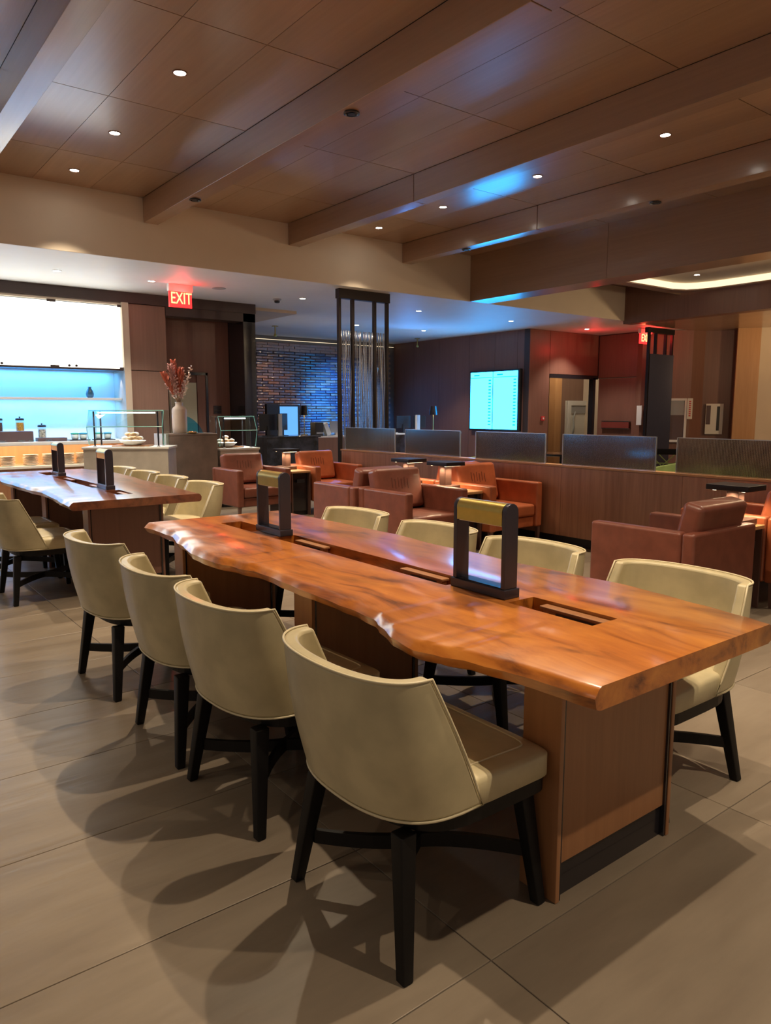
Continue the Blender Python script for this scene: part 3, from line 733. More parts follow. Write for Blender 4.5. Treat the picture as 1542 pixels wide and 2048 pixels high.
for k,(y,rz,l) in enumerate(((1.55,0,'cream leather dining chair with its whole curved back in view, nearest the camera'),(2.34,2,'cream leather dining chair, second from the camera on the left of the orange table'),(2.96,-2,'cream leather dining chair, third from the camera on the left of the orange table'),(3.83,3,'cream leather dining chair, last on the left of the orange table before the gap'))):
    place(dc,us,(1.33,y,0),R(rz),l,g1)
for k,(y,rz,l) in enumerate(((1.56,0,'cream leather dining chair, nearest on the right of the orange table, one black leg clear'),(2.32,1,'cream leather dining chair behind the near arch lamp on the right of the orange table'),(3.02,-1,'cream leather dining chair between the two arch lamps across the orange table'),(3.79,2,'cream leather dining chair farthest along the right of the orange table'))):
    place(dc,us,(2.445,y,0),R(180+rz),l,g1)
for k,(y,rz,l) in enumerate(((6.07,0,'cream leather dining chair at the left picture edge beside the dark table'),(6.85,0,'cream leather dining chair mostly cut off at left, behind the one at the picture edge'))):
    place(dc,us,(1.33,y,0),R(rz),l,g2)
for k,(y,rz,l) in enumerate(((6.16,0,'cream leather dining chair, nearest of four across the dark table'),(6.94,0,'cream leather dining chair, second of four across the dark table'),(7.68,0,'cream leather dining chair, third of four across the dark table'),(8.40,0,'cream leather dining chair, farthest of four across the dark table, before the buffet'))):
    place(dc,us,(2.455,y,0),R(180+rz),l,g2)

# ================================================================ ARMCHAIRS
def armchair(mat):
    t=thing('armchair','x','chair')
    for s in (-1,1):
        a,b_=(s*.305,s*.395); a,b_=min(a,b_),max(a,b_)
        MB().box(a,b_,-.295,.385,.185,.665).build('arm',mat,t,bevel=.022,seg=3)
    MB().box(-.395,.395,-.385,-.297,.185,.665).build('back_frame',mat,t,bevel=.022,seg=3)
    MB().box(-.304,.304,-.296,.345,.185,.300).build('seat_base',mat,t,bevel=.012,seg=2)
    MB().box(-.302,.302,-.29,.37,.302,.430).build('seat_cushion',mat,t,bevel=.028,seg=3)
    m=Matrix.Translation((0,-.215,.43))@Matrix.Rotation(R(13),4,'X')
    bcu=MB().box(-.295,.295,-.075,.075,.005,.42,m).build('back_cushion',mat,t,bevel=.042,seg=4)
    for k in range(6):
        x=-.10+k*.04
        MB().box(x-.0025,x+.0025,.0745,.0775,.20+(k%2)*.015,.30+(k%2)*.015,m).build('stitch_line','leather_seam',bcu)
    for sx in (-1,1):
        for sy in (-1,1):
            MB().bar((sx*.365,sy*.355,0),(sx*.36,sy*.352,.188),.026,.026,.042,.042).build('leg','lamp_wood',t)
    return t
ab=armchair('brown_leather'); ao=armchair('orange_leather'); ub=[False]; uo=[False]; G='leather armchairs of the lounge'
place(ab,ub,(4.62,2.755,0),0,'brown leather armchair seen from behind at the right',G)
place(ab,ub,(4.64,5.58,0),R(180),'brown leather armchair with a bright patch on its seat, behind the slab table',G)
place(ab,ub,(4.60,6.36,0),0,'brown leather armchair standing back to back with the one with the lit seat',G)
place(ab,ub,(4.60,8.93,0),R(180),'brown leather armchair farthest left, in front of the taupe stone pedestal',G)
place(ao,uo,(5.74,2.755,0),0,'orange leather armchair cut off by the right picture edge',G)
place(ao,uo,(5.745,5.58,0),R(180),'orange leather armchair against the low wood partition under the second lamp',G)
place(ao,uo,(5.745,6.36,0),0,'orange leather armchair just behind the back of another by the partition',G)
place(ao,uo,(5.745,8.88,0),R(180),'orange leather armchair at the far end of the low partition',G)
def side_table(x,y,label,fy):
    t=thing('side_table',label,'table',(x,y,0),group='narrow side tables between armchairs')
    MB().box(-.150,.150,-.32,.32,.585,.612).build('top','oak_wood',t,bevel=.003,seg=1)
    for s in (-1,1): MB().box(min(s*.130,s*.148),max(s*.130,s*.148),-.31,.31,0,.585).build('side_panel','lamp_wood',t)
    MB().box(-.129,.129,-.26,.26,.06,.584).build('dark_box','black_gloss',t)
    MB().box(-.129,.129,-.25,.25,0,.058).build('kick_plate','plastic_black',t)
    MB().box(-.06,.06,fy*.3-.002,fy*.3+.004,.45,.50).build('socket','plastic_black',t)
def t_lamp(x,y,label,p=3.2):
    t=thing('table_lamp',label,'lamp',(x,y,.612),group='flat topped wooden lamps on the side tables')
    MB().box(-.10,.10,-.12,.12,0,.045).build('base','lamp_wood',t,bevel=.003,seg=1)
    MB().box(-.045,.045,-.045,.045,.045,.248).build('post','lamp_wood',t,bevel=.003,seg=1)
    MB().box(-.13,.13,-.155,.155,.248,.288).build('shade','bronze_dark',t,bevel=.003,seg=1)
    for s in (-1,1):
        MB().box(-.10,.10,s*.105-.012,s*.105+.012,.244,.248).build('led_strip','led_warm',t)
        light('lamp_glow','SPOT',(x,y+s*.105,.612+.24),p,(1,.76,.46),parent=t,aim=None,spot_size=R(150),spot_blend=.5,shadow_soft_size=.03)
    for s in (-1,1): light('lamp_glow','SPOT',(x+s*.085,y,.612+.24),p*.8,(1,.76,.46),parent=t,spot_size=R(150),spot_blend=.5,shadow_soft_size=.03)
side_table(5.18,2.78,'narrow side table between the armchairs at the right edge',-1); t_lamp(5.19,2.62,'flat topped table lamp beside the armchair seen from behind')
side_table(5.19,5.62,'narrow side table with a brightly lit top in front of the partition',-1); t_lamp(5.15,5.66,'flat topped table lamp reflecting blue on its dark shade')
side_table(5.19,6.33,'narrow side table half hidden behind the lamp with the blue reflection',1); t_lamp(5.18,6.30,'flat topped table lamp behind the one reflecting blue')
side_table(5.172,8.90,'narrow side table with black front between the two farthest armchairs',-1); t_lamp(5.17,8.98,'flat topped table lamp between the two farthest armchairs')

# ================================================================ PARTITION
dv=struct(B('wall_divider','dark_trim',None,6.215,6.30,-2.0,9.12,.10,.835))
for a,b_ in ((-2,-.4),(-.4,1.0),(1.0,2.4),(2.4,3.62),(3.62,5.0),(5.0,6.3),(6.3,7.6),(7.6,9.12)):
    B('wood_panel','divider_wood',dv,6.195,6.216,a+.0015,b_-.0015,.105,.832)
B('cap','oak_wood',dv,6.185,6.32,-2.0,9.13,.836,.856)
B('kick_plate','plastic_black',dv,6.235,6.29,-2.0,9.1,0,.10)
for k,(a,b_) in enumerate(((7.90,9.08),(6.61,7.67),(5.27,6.33),(3.94,5.03),(2.42,3.72),(.8,2.2))):
    wn=['farthest','second','third','fourth','fifth','sixth']
    t=thing('glass_screen','fluted grey glass screen on the low partition, %s along from the chain screen'%(wn[k] if k else 'first'),'screen',(6.25,a,.856),group='fluted glass screens on the partition')
    vs=[];fs=[]; n=int((b_-a)/.0135); m_=n*4; L_=b_-a
    for i in range(m_+1):
        y=L_*i/m_; d=.004*abs(math.sin(math.pi*i/4))
        for x in (-.006-d,.006):
            vs+=[(x,y,0),(x,y,.318)]
    for i in range(m_):
        o=i*4; p=o+4
        fs+=[(o,p,p+1,o+1),(o+2,o+3,p+3,p+2),(o+1,p+1,p+3,o+3),(o,o+2,p+2,p)]
    fs+=[(0,1,3,2),(m_*4,m_*4+2,m_*4+3,m_*4+1)]
    mb=MB(); mb.add(vs,fs); mb.build('fluted_pane','fluted_glass',t)
    for y in (-.004,L_+.002): MB().box(-.008,.008,y-.003,y+.003,0,.322).build('edge_rail','steel',t)
    MB().box(-.008,.008,0,L_,.318,.324).build('top_rail','steel',t)

# ================================================================ METAL SCREENS
def chain_screen(x0,x1,y,zt,zc,zb,label,strand,name,posts,seed):
    t=thing(name,label,'screen',(x0,y,0))
    MB().box(x0-.03,x1+.03,y-.05,y+.05,zt-.14,zt).build('top_beam','bronze_dark',t,world=True,bevel=.004,seg=1)
    MB().box(x0-.03,x1+.03,y-.05,y+.05,0,.05).build('base_beam','bronze_dark',t,world=True)
    for p in posts:
        xx=x0+(x1-x0)*p; MB().box(xx-.022,xx+.022,y-.03,y+.03,.05,zt-.14).build('post','bronze_dark',t,world=True,bevel=.003,seg=1)
    rn=random.Random(seed); mb=MB(); n=int((x1-x0)/.028)
    for i in range(n):
        x=x0+.05+(x1-x0-.1)*i/(n-1); ph=rn.uniform(0,6.28); fr=rn.uniform(1.5,4)
        pts=[(x+.008*math.sin(ph+fr*z),y+.012*math.cos(ph*2+fr*1.3*z),z) for z in [zb+(zc-zb)*k/14 for k in range(15)]]
        mb.tube(pts,[.0055+.003*rn.random() for _ in pts],6)
    mb.build('hanging_chains',strand,t,world=True,smooth=True,kind='stuff')
    return t
chain_screen(6.32,7.22,9.34,3.22,2.62,.1,'tall bronze framed screen of hanging metal chains at the partition end','chain_metal','chain_screen',(0,.27,.73,1),2)
plain('folded_metal',(.07,.06,.075),.25,metal=.8)
t=thing('folded_screen','tall dark folded metal screen below the right exit sign','screen',(14.15,9.2,0))
MB().box(14.05,15.02,9.15,9.25,3.06,3.17).build('top_beam','bronze_dark',t,world=True)
for xx in (14.13,14.38,14.75,15.0): MB().box(xx-.02,xx+.02,9.17,9.23,0,3.06).build('post','bronze_dark',t,world=True)
for k in range(6):
    xx=14.14+k*.145
    MB().add([(xx,9.16,.1),(xx+.075,9.10,.1),(xx+.145,9.16,.1),(xx,9.16,2.62),(xx+.075,9.10,2.62),(xx+.145,9.16,2.62),(xx,9.164,.1),(xx+.075,9.104,.1),(xx+.145,9.164,.1),(xx,9.164,2.62),(xx+.075,9.104,2.62),(xx+.145,9.164,2.62)],
      [(0,1,4,3),(1,2,5,4),(7,6,9,10),(8,7,10,11),(3,4,10,9),(4,5,11,10),(0,6,7,1),(1,7,8,2),(0,3,9,6),(2,8,11,5)]).build('folded_panel','folded_metal',t,world=True)

# ================================================================ WALL DISPLAY
t=thing('wall_display','wide black framed double screen glowing cyan on the wood wall','screen',(12.6,12.2,1.65))
MB().box(12.56,12.65,11.38,12.98,.96,2.36).build('frame','plastic_black',t,world=True,bevel=.006,seg=1)
for a,b_ in ((11.44,12.19),(12.22,12.94)):
    s=MB().box(12.553,12.561,a,b_,1.0,2.32).build('display_panel','screen_cyan',t,world=True)
    MB().box(12.549,12.553,a+.01,b_-.01,2.185,2.20).build('header_line','screen_bar',s,world=True)
    MB().box(12.549,12.553,b_-.30,b_-.12,2.235,2.265).build('header_word','screen_bar',s,world=True)
    for k in range(15):
        z=2.13-k*.073; MB().box(12.549,12.553,a+.04,a+.12,z-.018,z+.012).build('status_block','screen_bar',s,world=True)
t=thing('wall_sign','small pale notice plate on the wood wall beside the folded screen','sign',(14.93,9.87,1.32))
MB().box(14.90,14.945,9.80,9.93,1.10,1.54).build('plate','plastic_white',t,world=True)
t=thing('call_point','small red call point on the wood wall left of the doorway','call point',(13.1,11.18,1.25))
MB().box(13.07,13.17,11.15,11.183,1.2,1.3).build('box','red_sign',t,world=True,bevel=.004); MB().lathe([(.02,-.005),(.02,.005)],(13.12,11.145,1.25),12,'y').build('button','plastic_white',t,world=True)
def frame_obj(name,label,cat,p,ang,w,h,mats,placard=False):
    t=thing(name,label,cat,p,ang)
    f=.13*w if w<.5 else .11
    MB().box(-w/2,w/2,0,.06,0,h).build('back_box','poster_white',t)
    MB().box(-w/2,-w/2+f,-.03,0,0,h).build('frame_stile','plastic_white',t,bevel=.003,seg=1); MB().box(w/2-f,w/2,-.03,0,0,h).build('frame_stile','plastic_white',t,bevel=.003,seg=1)
    MB().box(-w/2+f,w/2-f,-.03,0,h-f,h).build('frame_rail','plastic_white',t); MB().box(-w/2+f,w/2-f,-.03,0,0,f).build('frame_rail','plastic_white',t)
    MB().box(-w/2+f,w/2-f,-.012,-.004,h*.62,h-f).build('upper_fitting',mats[0],t); MB().box(-w/2+f,w/2-f,-.012,-.004,f,h*.62).build('lower_fitting',mats[1],t)
    return t
t=frame_obj('extinguisher_cabinet','white framed extinguisher cabinet with a red lettered side placard','cabinet',(15.40,9.22,.72),R(-53),.40,.98,('plastic_grey','riser_brown'))
MB().box(.20,.31,-.05,-.03,.52,.98).build('placard','poster_white',t)
for k in range(8): MB().box(.235,.275,-.055,-.05,.58+k*.045,.608+k*.045).build('placard_mark','red_sign',t)
t=thing('notice_board','white and black information board on the dark wall at right','sign',(15.95,8.9,.9),R(-56))
MB().box(.04,.40,-.05,-.02,0,.68).build('board','poster_white',t); MB().box(.05,.14,-.055,-.05,.22,.64).build('text_block','riser_brown',t); MB().box(.27,.33,-.055,-.05,.08,.62).build('dark_stripe','plastic_black',t)

# ================================================================ BUFFET ISLANDS
def counter(name,label,p,rz,w,d,h,matb,matt,over=.015):
    t=thing(name,label,'counter',p,rz)
    MB().box(-w/2,w/2,0,d,.07,h-.03).build('body',matb,t,bevel=.003,seg=1)
    MB().box(-w/2-over,w/2+over,-over,d+over,h-.03,h).build('countertop',matt,t,bevel=.004,seg=1)
    MB().box(-w/2+.03,w/2-.03,.03,d-.03,0,.07).build('kick_plate','plastic_black',t)
    return t
c1=counter('serving_counter','pale stone serving counter with a food guard, left of the flower vase',(3.12,9.50,0),R(-33),1.06,.52,.962,'stone_counter','stone_white')
pd=counter('stone_pedestal','tall taupe stone pedestal carrying the flower vase',(4.25,10.0,0),0,.73,.46,1.10,'stone_taupe','stone_taupe',.001)
MB().box(-.40,-.366,0,.46,0,1.10).build('side_slab','stone_counter',pd)
c2=counter('serving_counter','pale stone serving counter with a food guard, right of the flower vase',(4.97,10.0,0),R(-6),.60,.62,.875,'stone_counter','stone_white')
def sneeze(name,label,p,rz,w,h,d):
    t=thing(name,label,'food guard',p,rz)
    for sx in (-1,1):
        for yy in (.06,d-.08):
            MB().lathe([(.011,0),(.011,h-.01)],(sx*(w/2-.07),yy,0),10).build('post','bronze_dark',t)
            MB().lathe([(.022,0),(.022,.012)],(sx*(w/2-.07),yy,0),12).build('post_foot','steel',t)
        # kinked side glass
        pts=[(-.02,h*.55),(.05,0.02),(d-.05,.02),(d-.02,h),(.10,h)]
        n=len(pts); x=sx*w/2
        MB().add([(x-.004,a,b_) for a,b_ in pts]+[(x+.004,a,b_) for a,b_ in pts],[tuple(range(n)),tuple(range(n,2*n))[::-1]]+[(i,(i+1)%n,n+(i+1)%n,n+i) for i in range(n)]).build('side_glass','clear_glass',t)
        MB().tube([(x,-.02,h*.55),(x,.10,h)],.005,5).tube([(x,-.02,h*.55),(x,.05,.02)],.005,5).build('glass_edge','glass_edge',t)
    MB().add([(-w/2,.10,h),(w/2,.10,h),(w/2,-.03,h*.56),(-w/2,-.03,h*.56),(-w/2,.10,h-.008),(w/2,.10,h-.008),(w/2,-.03,h*.56-.008),(-w/2,-.03,h*.56-.008)],[(0,1,2,3),(7,6,5,4),(0,4,5,1),(2,6,7,3),(0,3,7,4),(1,5,6,2)]).build('front_glass','clear_glass',t)
    MB().box(-w/2,w/2,.08,d-.02,h,h+.008).build('top_glass','clear_glass',t)
    MB().tube([(-w/2,-.03,h*.56),(w/2,-.03,h*.56)],.006,5).tube([(-w/2,.08,h+.004),(w/2,.08,h+.004)],.005,5).build('glass_edge','glass_edge',t)
    MB().box(-w/2+.10,w/2-.12,.13,.17,h-.035,h-.018).build('light_tube','strip_light',t)
    light('guard_light','AREA',Vector(p)+Vector((0,.25,h-.05)),3,(1,.96,.88),parent=None,aim=Vector(p)+Vector((0,.25,0)),shape='RECTANGLE',size=w*.6,size_y=.1)
    return t
sneeze('food_guard','glass food guard with black posts on the left serving counter',(3.13,9.52,.963),R(-33),.94,.46,.42)
sneeze('food_guard','green edged glass food guard on the right serving counter',(4.97,10.02,.876),R(-6),.56,.46,.48)
def bread_set(cx,cy,z,label,n,seed,rz=0):
    t=thing('serving_tray',label,'tray',(cx,cy,z),rz)
    MB().box(-.24,.24,-.12,.12,0,.015).build('board','pedestal_wood',t,bevel=.003,seg=1)
    MB().lathe([(.10,.016),(.17,.075),(.16,.075),(.095,.022)],(0,0,0),20).build('bowl','napkin',t,smooth=True)
    rn=random.Random(seed)
    for k in range(n):
        a=k*2*math.pi/6 if k<6 else .4+(k-6)*2.094; r=.098 if k<6 else (.056 if n>7 else 0); b=MB()
        b.lathe([(.005,-.022),(.034,-.013),(.046,.004),(.033,.022),(.004,.030)],(0,0,0),12)
        o=b.build('bread_roll','bread' if k%3 else 'napkin',None,smooth=True); o.location=(cx+r*math.cos(a),cy+r*math.sin(a),z+.100+.053*(k>5)); o.rotation_euler=(0,0,a)
        tag(o,'small bread roll in the white bowl on the %s serving counter, %s'%('left' if cx<4.3 else 'right',('at its left rim','low at the front','topmost','behind the topmost','at its right rim','near the middle','at the back','left of the middle','right of the topmost')[k]),'bread',group='bread rolls on the %s serving counter'%('left' if cx<4.3 else 'right'))
bread_set(3.27,9.66,.963,'wooden board with a white bread bowl under the left food guard',9,3,R(-33))
bread_set(4.86,10.24,.876,'wooden board with a white bread bowl under the right food guard',7,4)
# vase and flowers on the pedestal
VX,VY,VZ=4.165,10.27,1.10
t=thing('flower_vase','tall matt cream bottle vase on the taupe pedestal','vase',(VX,VY,VZ))
MB().lathe([(.085,0),(.10,.01),(.105,.10),(.105,.33),(.09,.365),(.055,.39),(.05,.43),(.06,.445),(.045,.445),(.04,.40)],(0,0,0),28).build('vase_body','vase_cream',t,smooth=True)
fb=thing('dried_bouquet','bouquet of orange plumes and pale dried leaves in the cream vase','flowers',(VX,VY,VZ+.40))
rn=random.Random(11)
def leafcard(mb,p,d,l,w,up):
    d=Vector(d).normalized(); s=d.cross(Vector(up)); s=s.normalized() if s.length>.01 else Vector((1,0,0)); n_=s.cross(d)*.012
    p=Vector(p); mb.add([p,p+d*l*.45+s*w+n_,p+d*l,p+d*l*.45-s*w+n_,p+d*l*.45-n_],[(0,1,4),(1,2,4),(2,3,4),(3,0,4),(0,3,2,1)])
for k,(dx,dy,h,kind) in enumerate(((-.20,.0,.40,'o'),(-.12,-.05,.50,'o'),(-.05,.03,.56,'o'),(-.15,.06,.30,'p'),(.03,-.04,.46,'o'),(-.07,-.08,.40,'p'),(.10,.03,.48,'w'),(.16,-.03,.42,'w'),(.21,.02,.55,'w'),(.06,-.06,.32,'p'),(-.10,.02,.24,'w'),(.14,.05,.25,'w'))):
    top=Vector((dx,dy,h)); pts=[Vector((0,0,0))+top*q+Vector((0,0,.02*math.sin(q*3))) for q in (0,.25,.5,.75,1)]
    stem=MB().tube(pts,.003,5).build('stem','pedestal_wood',fb,smooth=True)
    mb=MB()
    if kind=='o':
        for q in range(160):
            f_=rn.uniform(.35,1.08); p=top*f_; a=rn.uniform(0,6.28); rr=.055*math.sin(min(1,(f_-.3)/.8)*math.pi*.8)
            leafcard(mb,p,(math.cos(a)*.8+dx*2,math.sin(a)*.8+dy*2,1.1),rr*1.4+.02,.0065,(rn.random(),rn.random(),rn.random()))
        mb.build('plume','plume_orange' if k%2==0 else 'plume_pink',stem)
    else:
        for q in range(16):
            f_=.35+.65*q/15; p=top*f_; a=q*2.4
            leafcard(mb,p,(math.cos(a),math.sin(a),.5),.05,.014,(0,0,1))
        mb.build('leaves','plume_pink' if kind=='p' else 'petal_pale',stem)
t=thing('shallow_dish','gold leaf shaped dish on the pedestal in front of the vase','dish',(4.26,10.06,1.101))
MB().lathe([(.05,0),(.07,.008),(.085,.02),(.08,.02),(.05,.008)],(0,0,0),18).build('bowl','gold_dish',t,smooth=True)
for k in range(5):
    a=k*1.2; MB().lathe([(.004,-.01),(.02,0),(.004,.012)],(.045*math.cos(a),.04*math.sin(a),.022),8).build('wrapped_sweet','brass' if k%2 else 'riser_brown',t)
t=thing('acrylic_stand','curved clear blue display stand between the vase and right guard','stand',(4.42,10.38,1.10))
thin_glass('blue_acrylic',(.30,.72,.95))
mb=MB(); N=16; vs=[];fs=[]
for k in range(N+1):
    a=math.pi*.5*k/N; x=-.16+.30*k/N; z=.24*math.cos(a)**.7+.01
    vs+=[(x,0,0),(x,0,z),(x,.012,0),(x,.012,z)]
for k in range(N): o=k*4; p=o+4; fs+=[(o,p,p+1,o+1),(o+2,o+3,p+3,p+2),(o+1,p+1,p+3,o+3)]
mb.add(vs,fs); mb.build('panel','blue_acrylic',t)
MB().box(-.16,.14,-.03,.08,0,.008).build('foot','blue_acrylic',t)
# niche goods
t=thing('glass_vase','small dark blue glass vase on the niche shelf','vase',(3.40,11.9,1.621))
MB().lathe([(.035,0),(.055,.02),(.06,.06),(.045,.11),(.022,.145),(.028,.165),(.018,.165),(.015,.13)],(0,0,0),22).build('vase_body','blue_vase_glass',t,smooth=True)
def jar(x,y,z,fill,label,h=.15,r=.055):
    t=thing('storage_jar',label,'jar',(x,y,z))
    MB().lathe([(r,0),(r,h),(r*.9,h+.01)],(0,0,0),20).build('glass','jar_glass',t,smooth=False)
    MB().lathe([(r*.92,.004),(r*.92,h*.82)],(0,0,0),20).build('contents',fill,t)
    l=MB().lathe([(r*1.04,h+.005),(r*1.04,h+.03),(r*.8,h+.036)],(0,0,0),20).build('lid','plastic_black',t)
    MB().lathe([(.006,h+.036),(.014,h+.05),(.006,h+.06)],(0,0,0),10).build('lid_knob','plastic_black',l)
t=thing('display_riser','tall brown display riser under two jars on the back counter','riser',(2.33,11.62,.98)); MB().box(-.33,.15,-.08,.10,0,.15).build('box','riser_brown',t,bevel=.004,seg=1)
t=thing('display_riser','low brown display riser under the jar of mixed cereal','riser',(2.72,11.62,.98)); MB().box(-.18,.22,-.08,.10,0,.05).build('box','riser_brown',t,bevel=.004,seg=1)
jar(2.05,11.64,1.131,'cereal_dark','glass jar of dark cereal at the left picture edge')
jar(2.33,11.64,1.131,'cereal_orange','glass jar of orange cereal with a black lid on the tall riser')
jar(2.62,11.64,1.031,'cereal_mixed','glass jar of mixed cereal with a black lid on the low riser')
for k,(x,lm,l) in enumerate(((3.07,'lid_green','pale tub with a green lid, left of the food guard'),(3.19,'lid_blue','pale tub with a blue lid, left of the food guard'),(3.42,'lid_green','pale tub with a green lid seen through the food guard'),(3.55,'lid_blue','pale tub with a blue lid seen through the food guard'))):
    t=thing('food_tub',l,'tub',(x,11.62,.995),group='lidded tubs on the back counter')
    MB().lathe([(.04,0),(.052,.02),(.055,.08)],(0,0,0),16).build('tub_body','tub_pale',t,smooth=True); MB().lathe([(.06,.08),(.06,.095),(.045,.10)],(0,0,0),16).build('lid',lm,t)
for a,b_,l in ((2.98,3.27,'black tray under the two left tubs'),(3.34,3.64,'black tray under the two right tubs')):
    t=thing('tray',l,'tray',((a+b_)/2,11.62,.98)); MB().box(a,b_,11.53,11.71,.98,.994).build('tray_base','plastic_black',t,world=True,bevel=.003,seg=1)
for k,x in enumerate((2.06,2.30,2.44,2.66)):
    o=MB().lathe([(.02,0),(.05,.01),(.06,.028),(.055,.028),(.02,.008)],(0,0,0),16).build('small_bowl','jar_glass',None,smooth=True); o.location=(x,11.46,.981)
    tag(o,'small glass bowl at the front of the back counter, %s from the left'%(['first','second','third','fourth'][k]),'bowl',group='glass bowls on the back counter')
pp=None
for s,(x,n) in enumerate(((2.12,7),(2.43,8),(2.69,8),(2.93,8),(3.16,8),(1.82,7))):
    for k in range(n):
        if pp is None:
            pp=MB().lathe([(.06,0),(.10,.012),(.105,.019),(.10,.019),(.06,.007),(.001,.007)],(0,0,0),22,cap=True).build('plate','porcelain',None,smooth=True); o=pp
        else: o=pp.copy(); COL.objects.link(o)
        o.location=(x+random.uniform(-.003,.003),11.58,.641+k*.0195)
        tag(o,'white plate, %s up in the %s plate stack from the left'%(['lowest','second','third','fourth','fifth','sixth','seventh','eighth'][k],['second','third','fourth','fifth','sixth','first'][s]),'plate',group='stacked plates, %s stack'%(['second','third','fourth','fifth','sixth','first'][s]))

# ================================================================ RECEPTION
t=thing('reception_desk','black marble reception desk before the glazed brick wall','desk',(7.6,12.8,0))
MB().box(6.78,8.0,12.6,12.66,.0,.90).build('front_panel','marble_black',t,world=True)
MB().box(8.0,8.9,12.62,12.68,.0,.88).build('side_panel','wall_wood',t,world=True)
MB().box(6.75,8.05,12.58,13.3,.90,.93).build('desk_top','marble_black',t,world=True,bevel=.003,seg=1)
MB().box(8.06,9.0,12.7,13.3,.88,.905).build('side_top','stone_white',t,world=True)
MB().box(6.45,6.78,12.5,13.2,0,.92).build('end_block','black_gloss',t,world=True)
def monitor(x,y,z,label,rz,w=.34,h=.25):
    t=thing('monitor',label,'monitor',(x,y,z),rz)
    MB().box(-w/2,w/2,-.02,.015,.11,.11+h).build('screen_housing','plastic_black',t,bevel=.004,seg=1)
    MB().box(-w/2+.01,w/2-.01,.0151,.017,.12,.10+h).build('display','black_gloss',t)
    MB().box(-.025,.025,-.03,-.005,.01,.2).build('stand','plastic_black',t); MB().box(-.09,.09,-.09,.07,0,.012).build('foot','plastic_black',t)
monitor(7.05,12.95,.93,'black monitor seen from behind on the reception desk, left one',0,.36,.32)
monitor(7.40,13.0,.93,'black monitor turned sideways on the reception desk, right of the pale pillar',R(20),.3,.33)
t=thing('desk_divider','narrow pale upright panel standing between the two desk monitors','panel',(7.24,12.8,.93)); MB().box(-.04,.04,-.02,.02,0,.43).build('panel','poster_white',t)
MB().box(-.06,.06,-.04,.04,0,.01).build('foot','plastic_grey',t)
t=thing('poster_stand','black framed panel glowing pale blue before the brick wall','picture',(8.7,15.0,.0))
MB().box(8.42,8.99,14.95,15.0,.75,1.56).build('frame','plastic_black',t,world=True); MB().box(8.46,8.93,14.942,14.95,.80,1.52).build('panel','screen_blue',t,world=True); MB().box(8.42,8.99,14.96,15.0,0,.75).build('stand','plastic_black',t,world=True)
MB().box(8.10,8.40,14.9,15.0,.2,1.58).build('dark_side_unit','plastic_black',t,world=True)
def desk_lamp(x,y,z,label):
    t=thing('desk_lamp',label,'lamp',(x,y,z))
    MB().lathe([(.075,0),(.075,.012)],(0,0,0),18).build('base','brass',t); MB().lathe([(.009,.012),(.009,.42)],(0,0,0),10).build('stem','brass',t)
    MB().lathe([(.10,.40),(.072,.60)],(0,0,0),24,cap=False).build('shade','black_gloss',t,smooth=True); MB().lathe([(.095,.405),(.07,.595)],(0,0,0),24,cap=False).build('shade_lining','lamp_inner',t,smooth=True)
    light('desk_lamp_bulb','POINT',(x,y,z+.47),5,(1,.72,.4),parent=t,shadow_soft_size=.03)
desk_lamp(7.95,13.05,.93,'black shaded desk lamp with a brass foot before the brick wall')
desk_lamp(11.42,13.0,.93,'black shaded desk lamp before the right wood wall')
t=thing('printer','dark office machine on the reception desk behind the chain screen','printer',(8.17,12.95,.906)); MB().box(-.08,.12,-.1,.1,0,.28).build('body','plastic_black',t,bevel=.006,seg=1); MB().box(-.06,.1,-.12,-.1,.05,.08).build('paper_slot','plastic_grey',t)
t=thing('document_stand','white leaflet stand leaning on the reception desk','stand',(8.47,12.95,.906)); mt=Matrix.Rotation(R(-22),4,'Y'); MB().box(-.05,.05,-.06,.06,0.02,.28,mt).build('leaflets','poster_white',t); MB().box(-.08,.08,-.07,.07,0,.015).build('foot','plastic_grey',t)
t=thing('computer_screen','pale computer screen standing beside the chain screen post','monitor',(8.70,13.0,.906)); MB().box(-.15,.15,-.02,.02,.06,.30).build('display','plastic_grey',t); MB().box(-.03,.03,-.02,.02,0,.06).build('stand','steel',t); MB().box(-.08,.08,-.06,.06,0,.008).build('foot','steel',t)
t=thing('office_chair','black swivel chair beside the reception desk','chair',(9.37,13.0,0))
MB().box(-.22,.22,-.22,.22,.44,.51).build('seat','plastic_black',t,bevel=.03,seg=2); MB().box(-.2,.2,.2,.25,.55,1.0).build('backrest','plastic_black',t,bevel=.02,seg=2); MB().lathe([(.025,.08),(.025,.44)],(0,0,0),12).build('gas_post','steel',t)
for k in range(5):
    a=k*2*math.pi/5; MB().tube([(0,0,.09),(.26*math.cos(a),.26*math.sin(a),.05)],.018,6).build('foot_arm','plastic_black',t)
for s in (-1,1): MB().tube([(s*.24,-.1,.72),(s*.24,.1,.72),(s*.24,.12,.50)],.014,6).build('armrest','steel',t)
t=thing('reception_desk','second reception desk with pale blue lit top before the wood wall','desk',(10.6,12.8,0))
MB().box(9.75,11.9,12.62,12.68,0,.90).build('front_panel','marble_black',t,world=True); MB().box(9.72,11.95,12.6,13.3,.90,.93).build('desk_top','stone_white',t,world=True,bevel=.003,seg=1); MB().box(9.78,9.86,12.68,13.25,0,.90).build('side_panel','marble_black',t,world=True)
monitor(10.48,12.95,.93,'black monitor on the second reception desk, left of the white tower',0,.40,.27)
monitor(10.98,12.98,.93,'black monitor on the second reception desk, right of the white tower',R(-15),.30,.27)
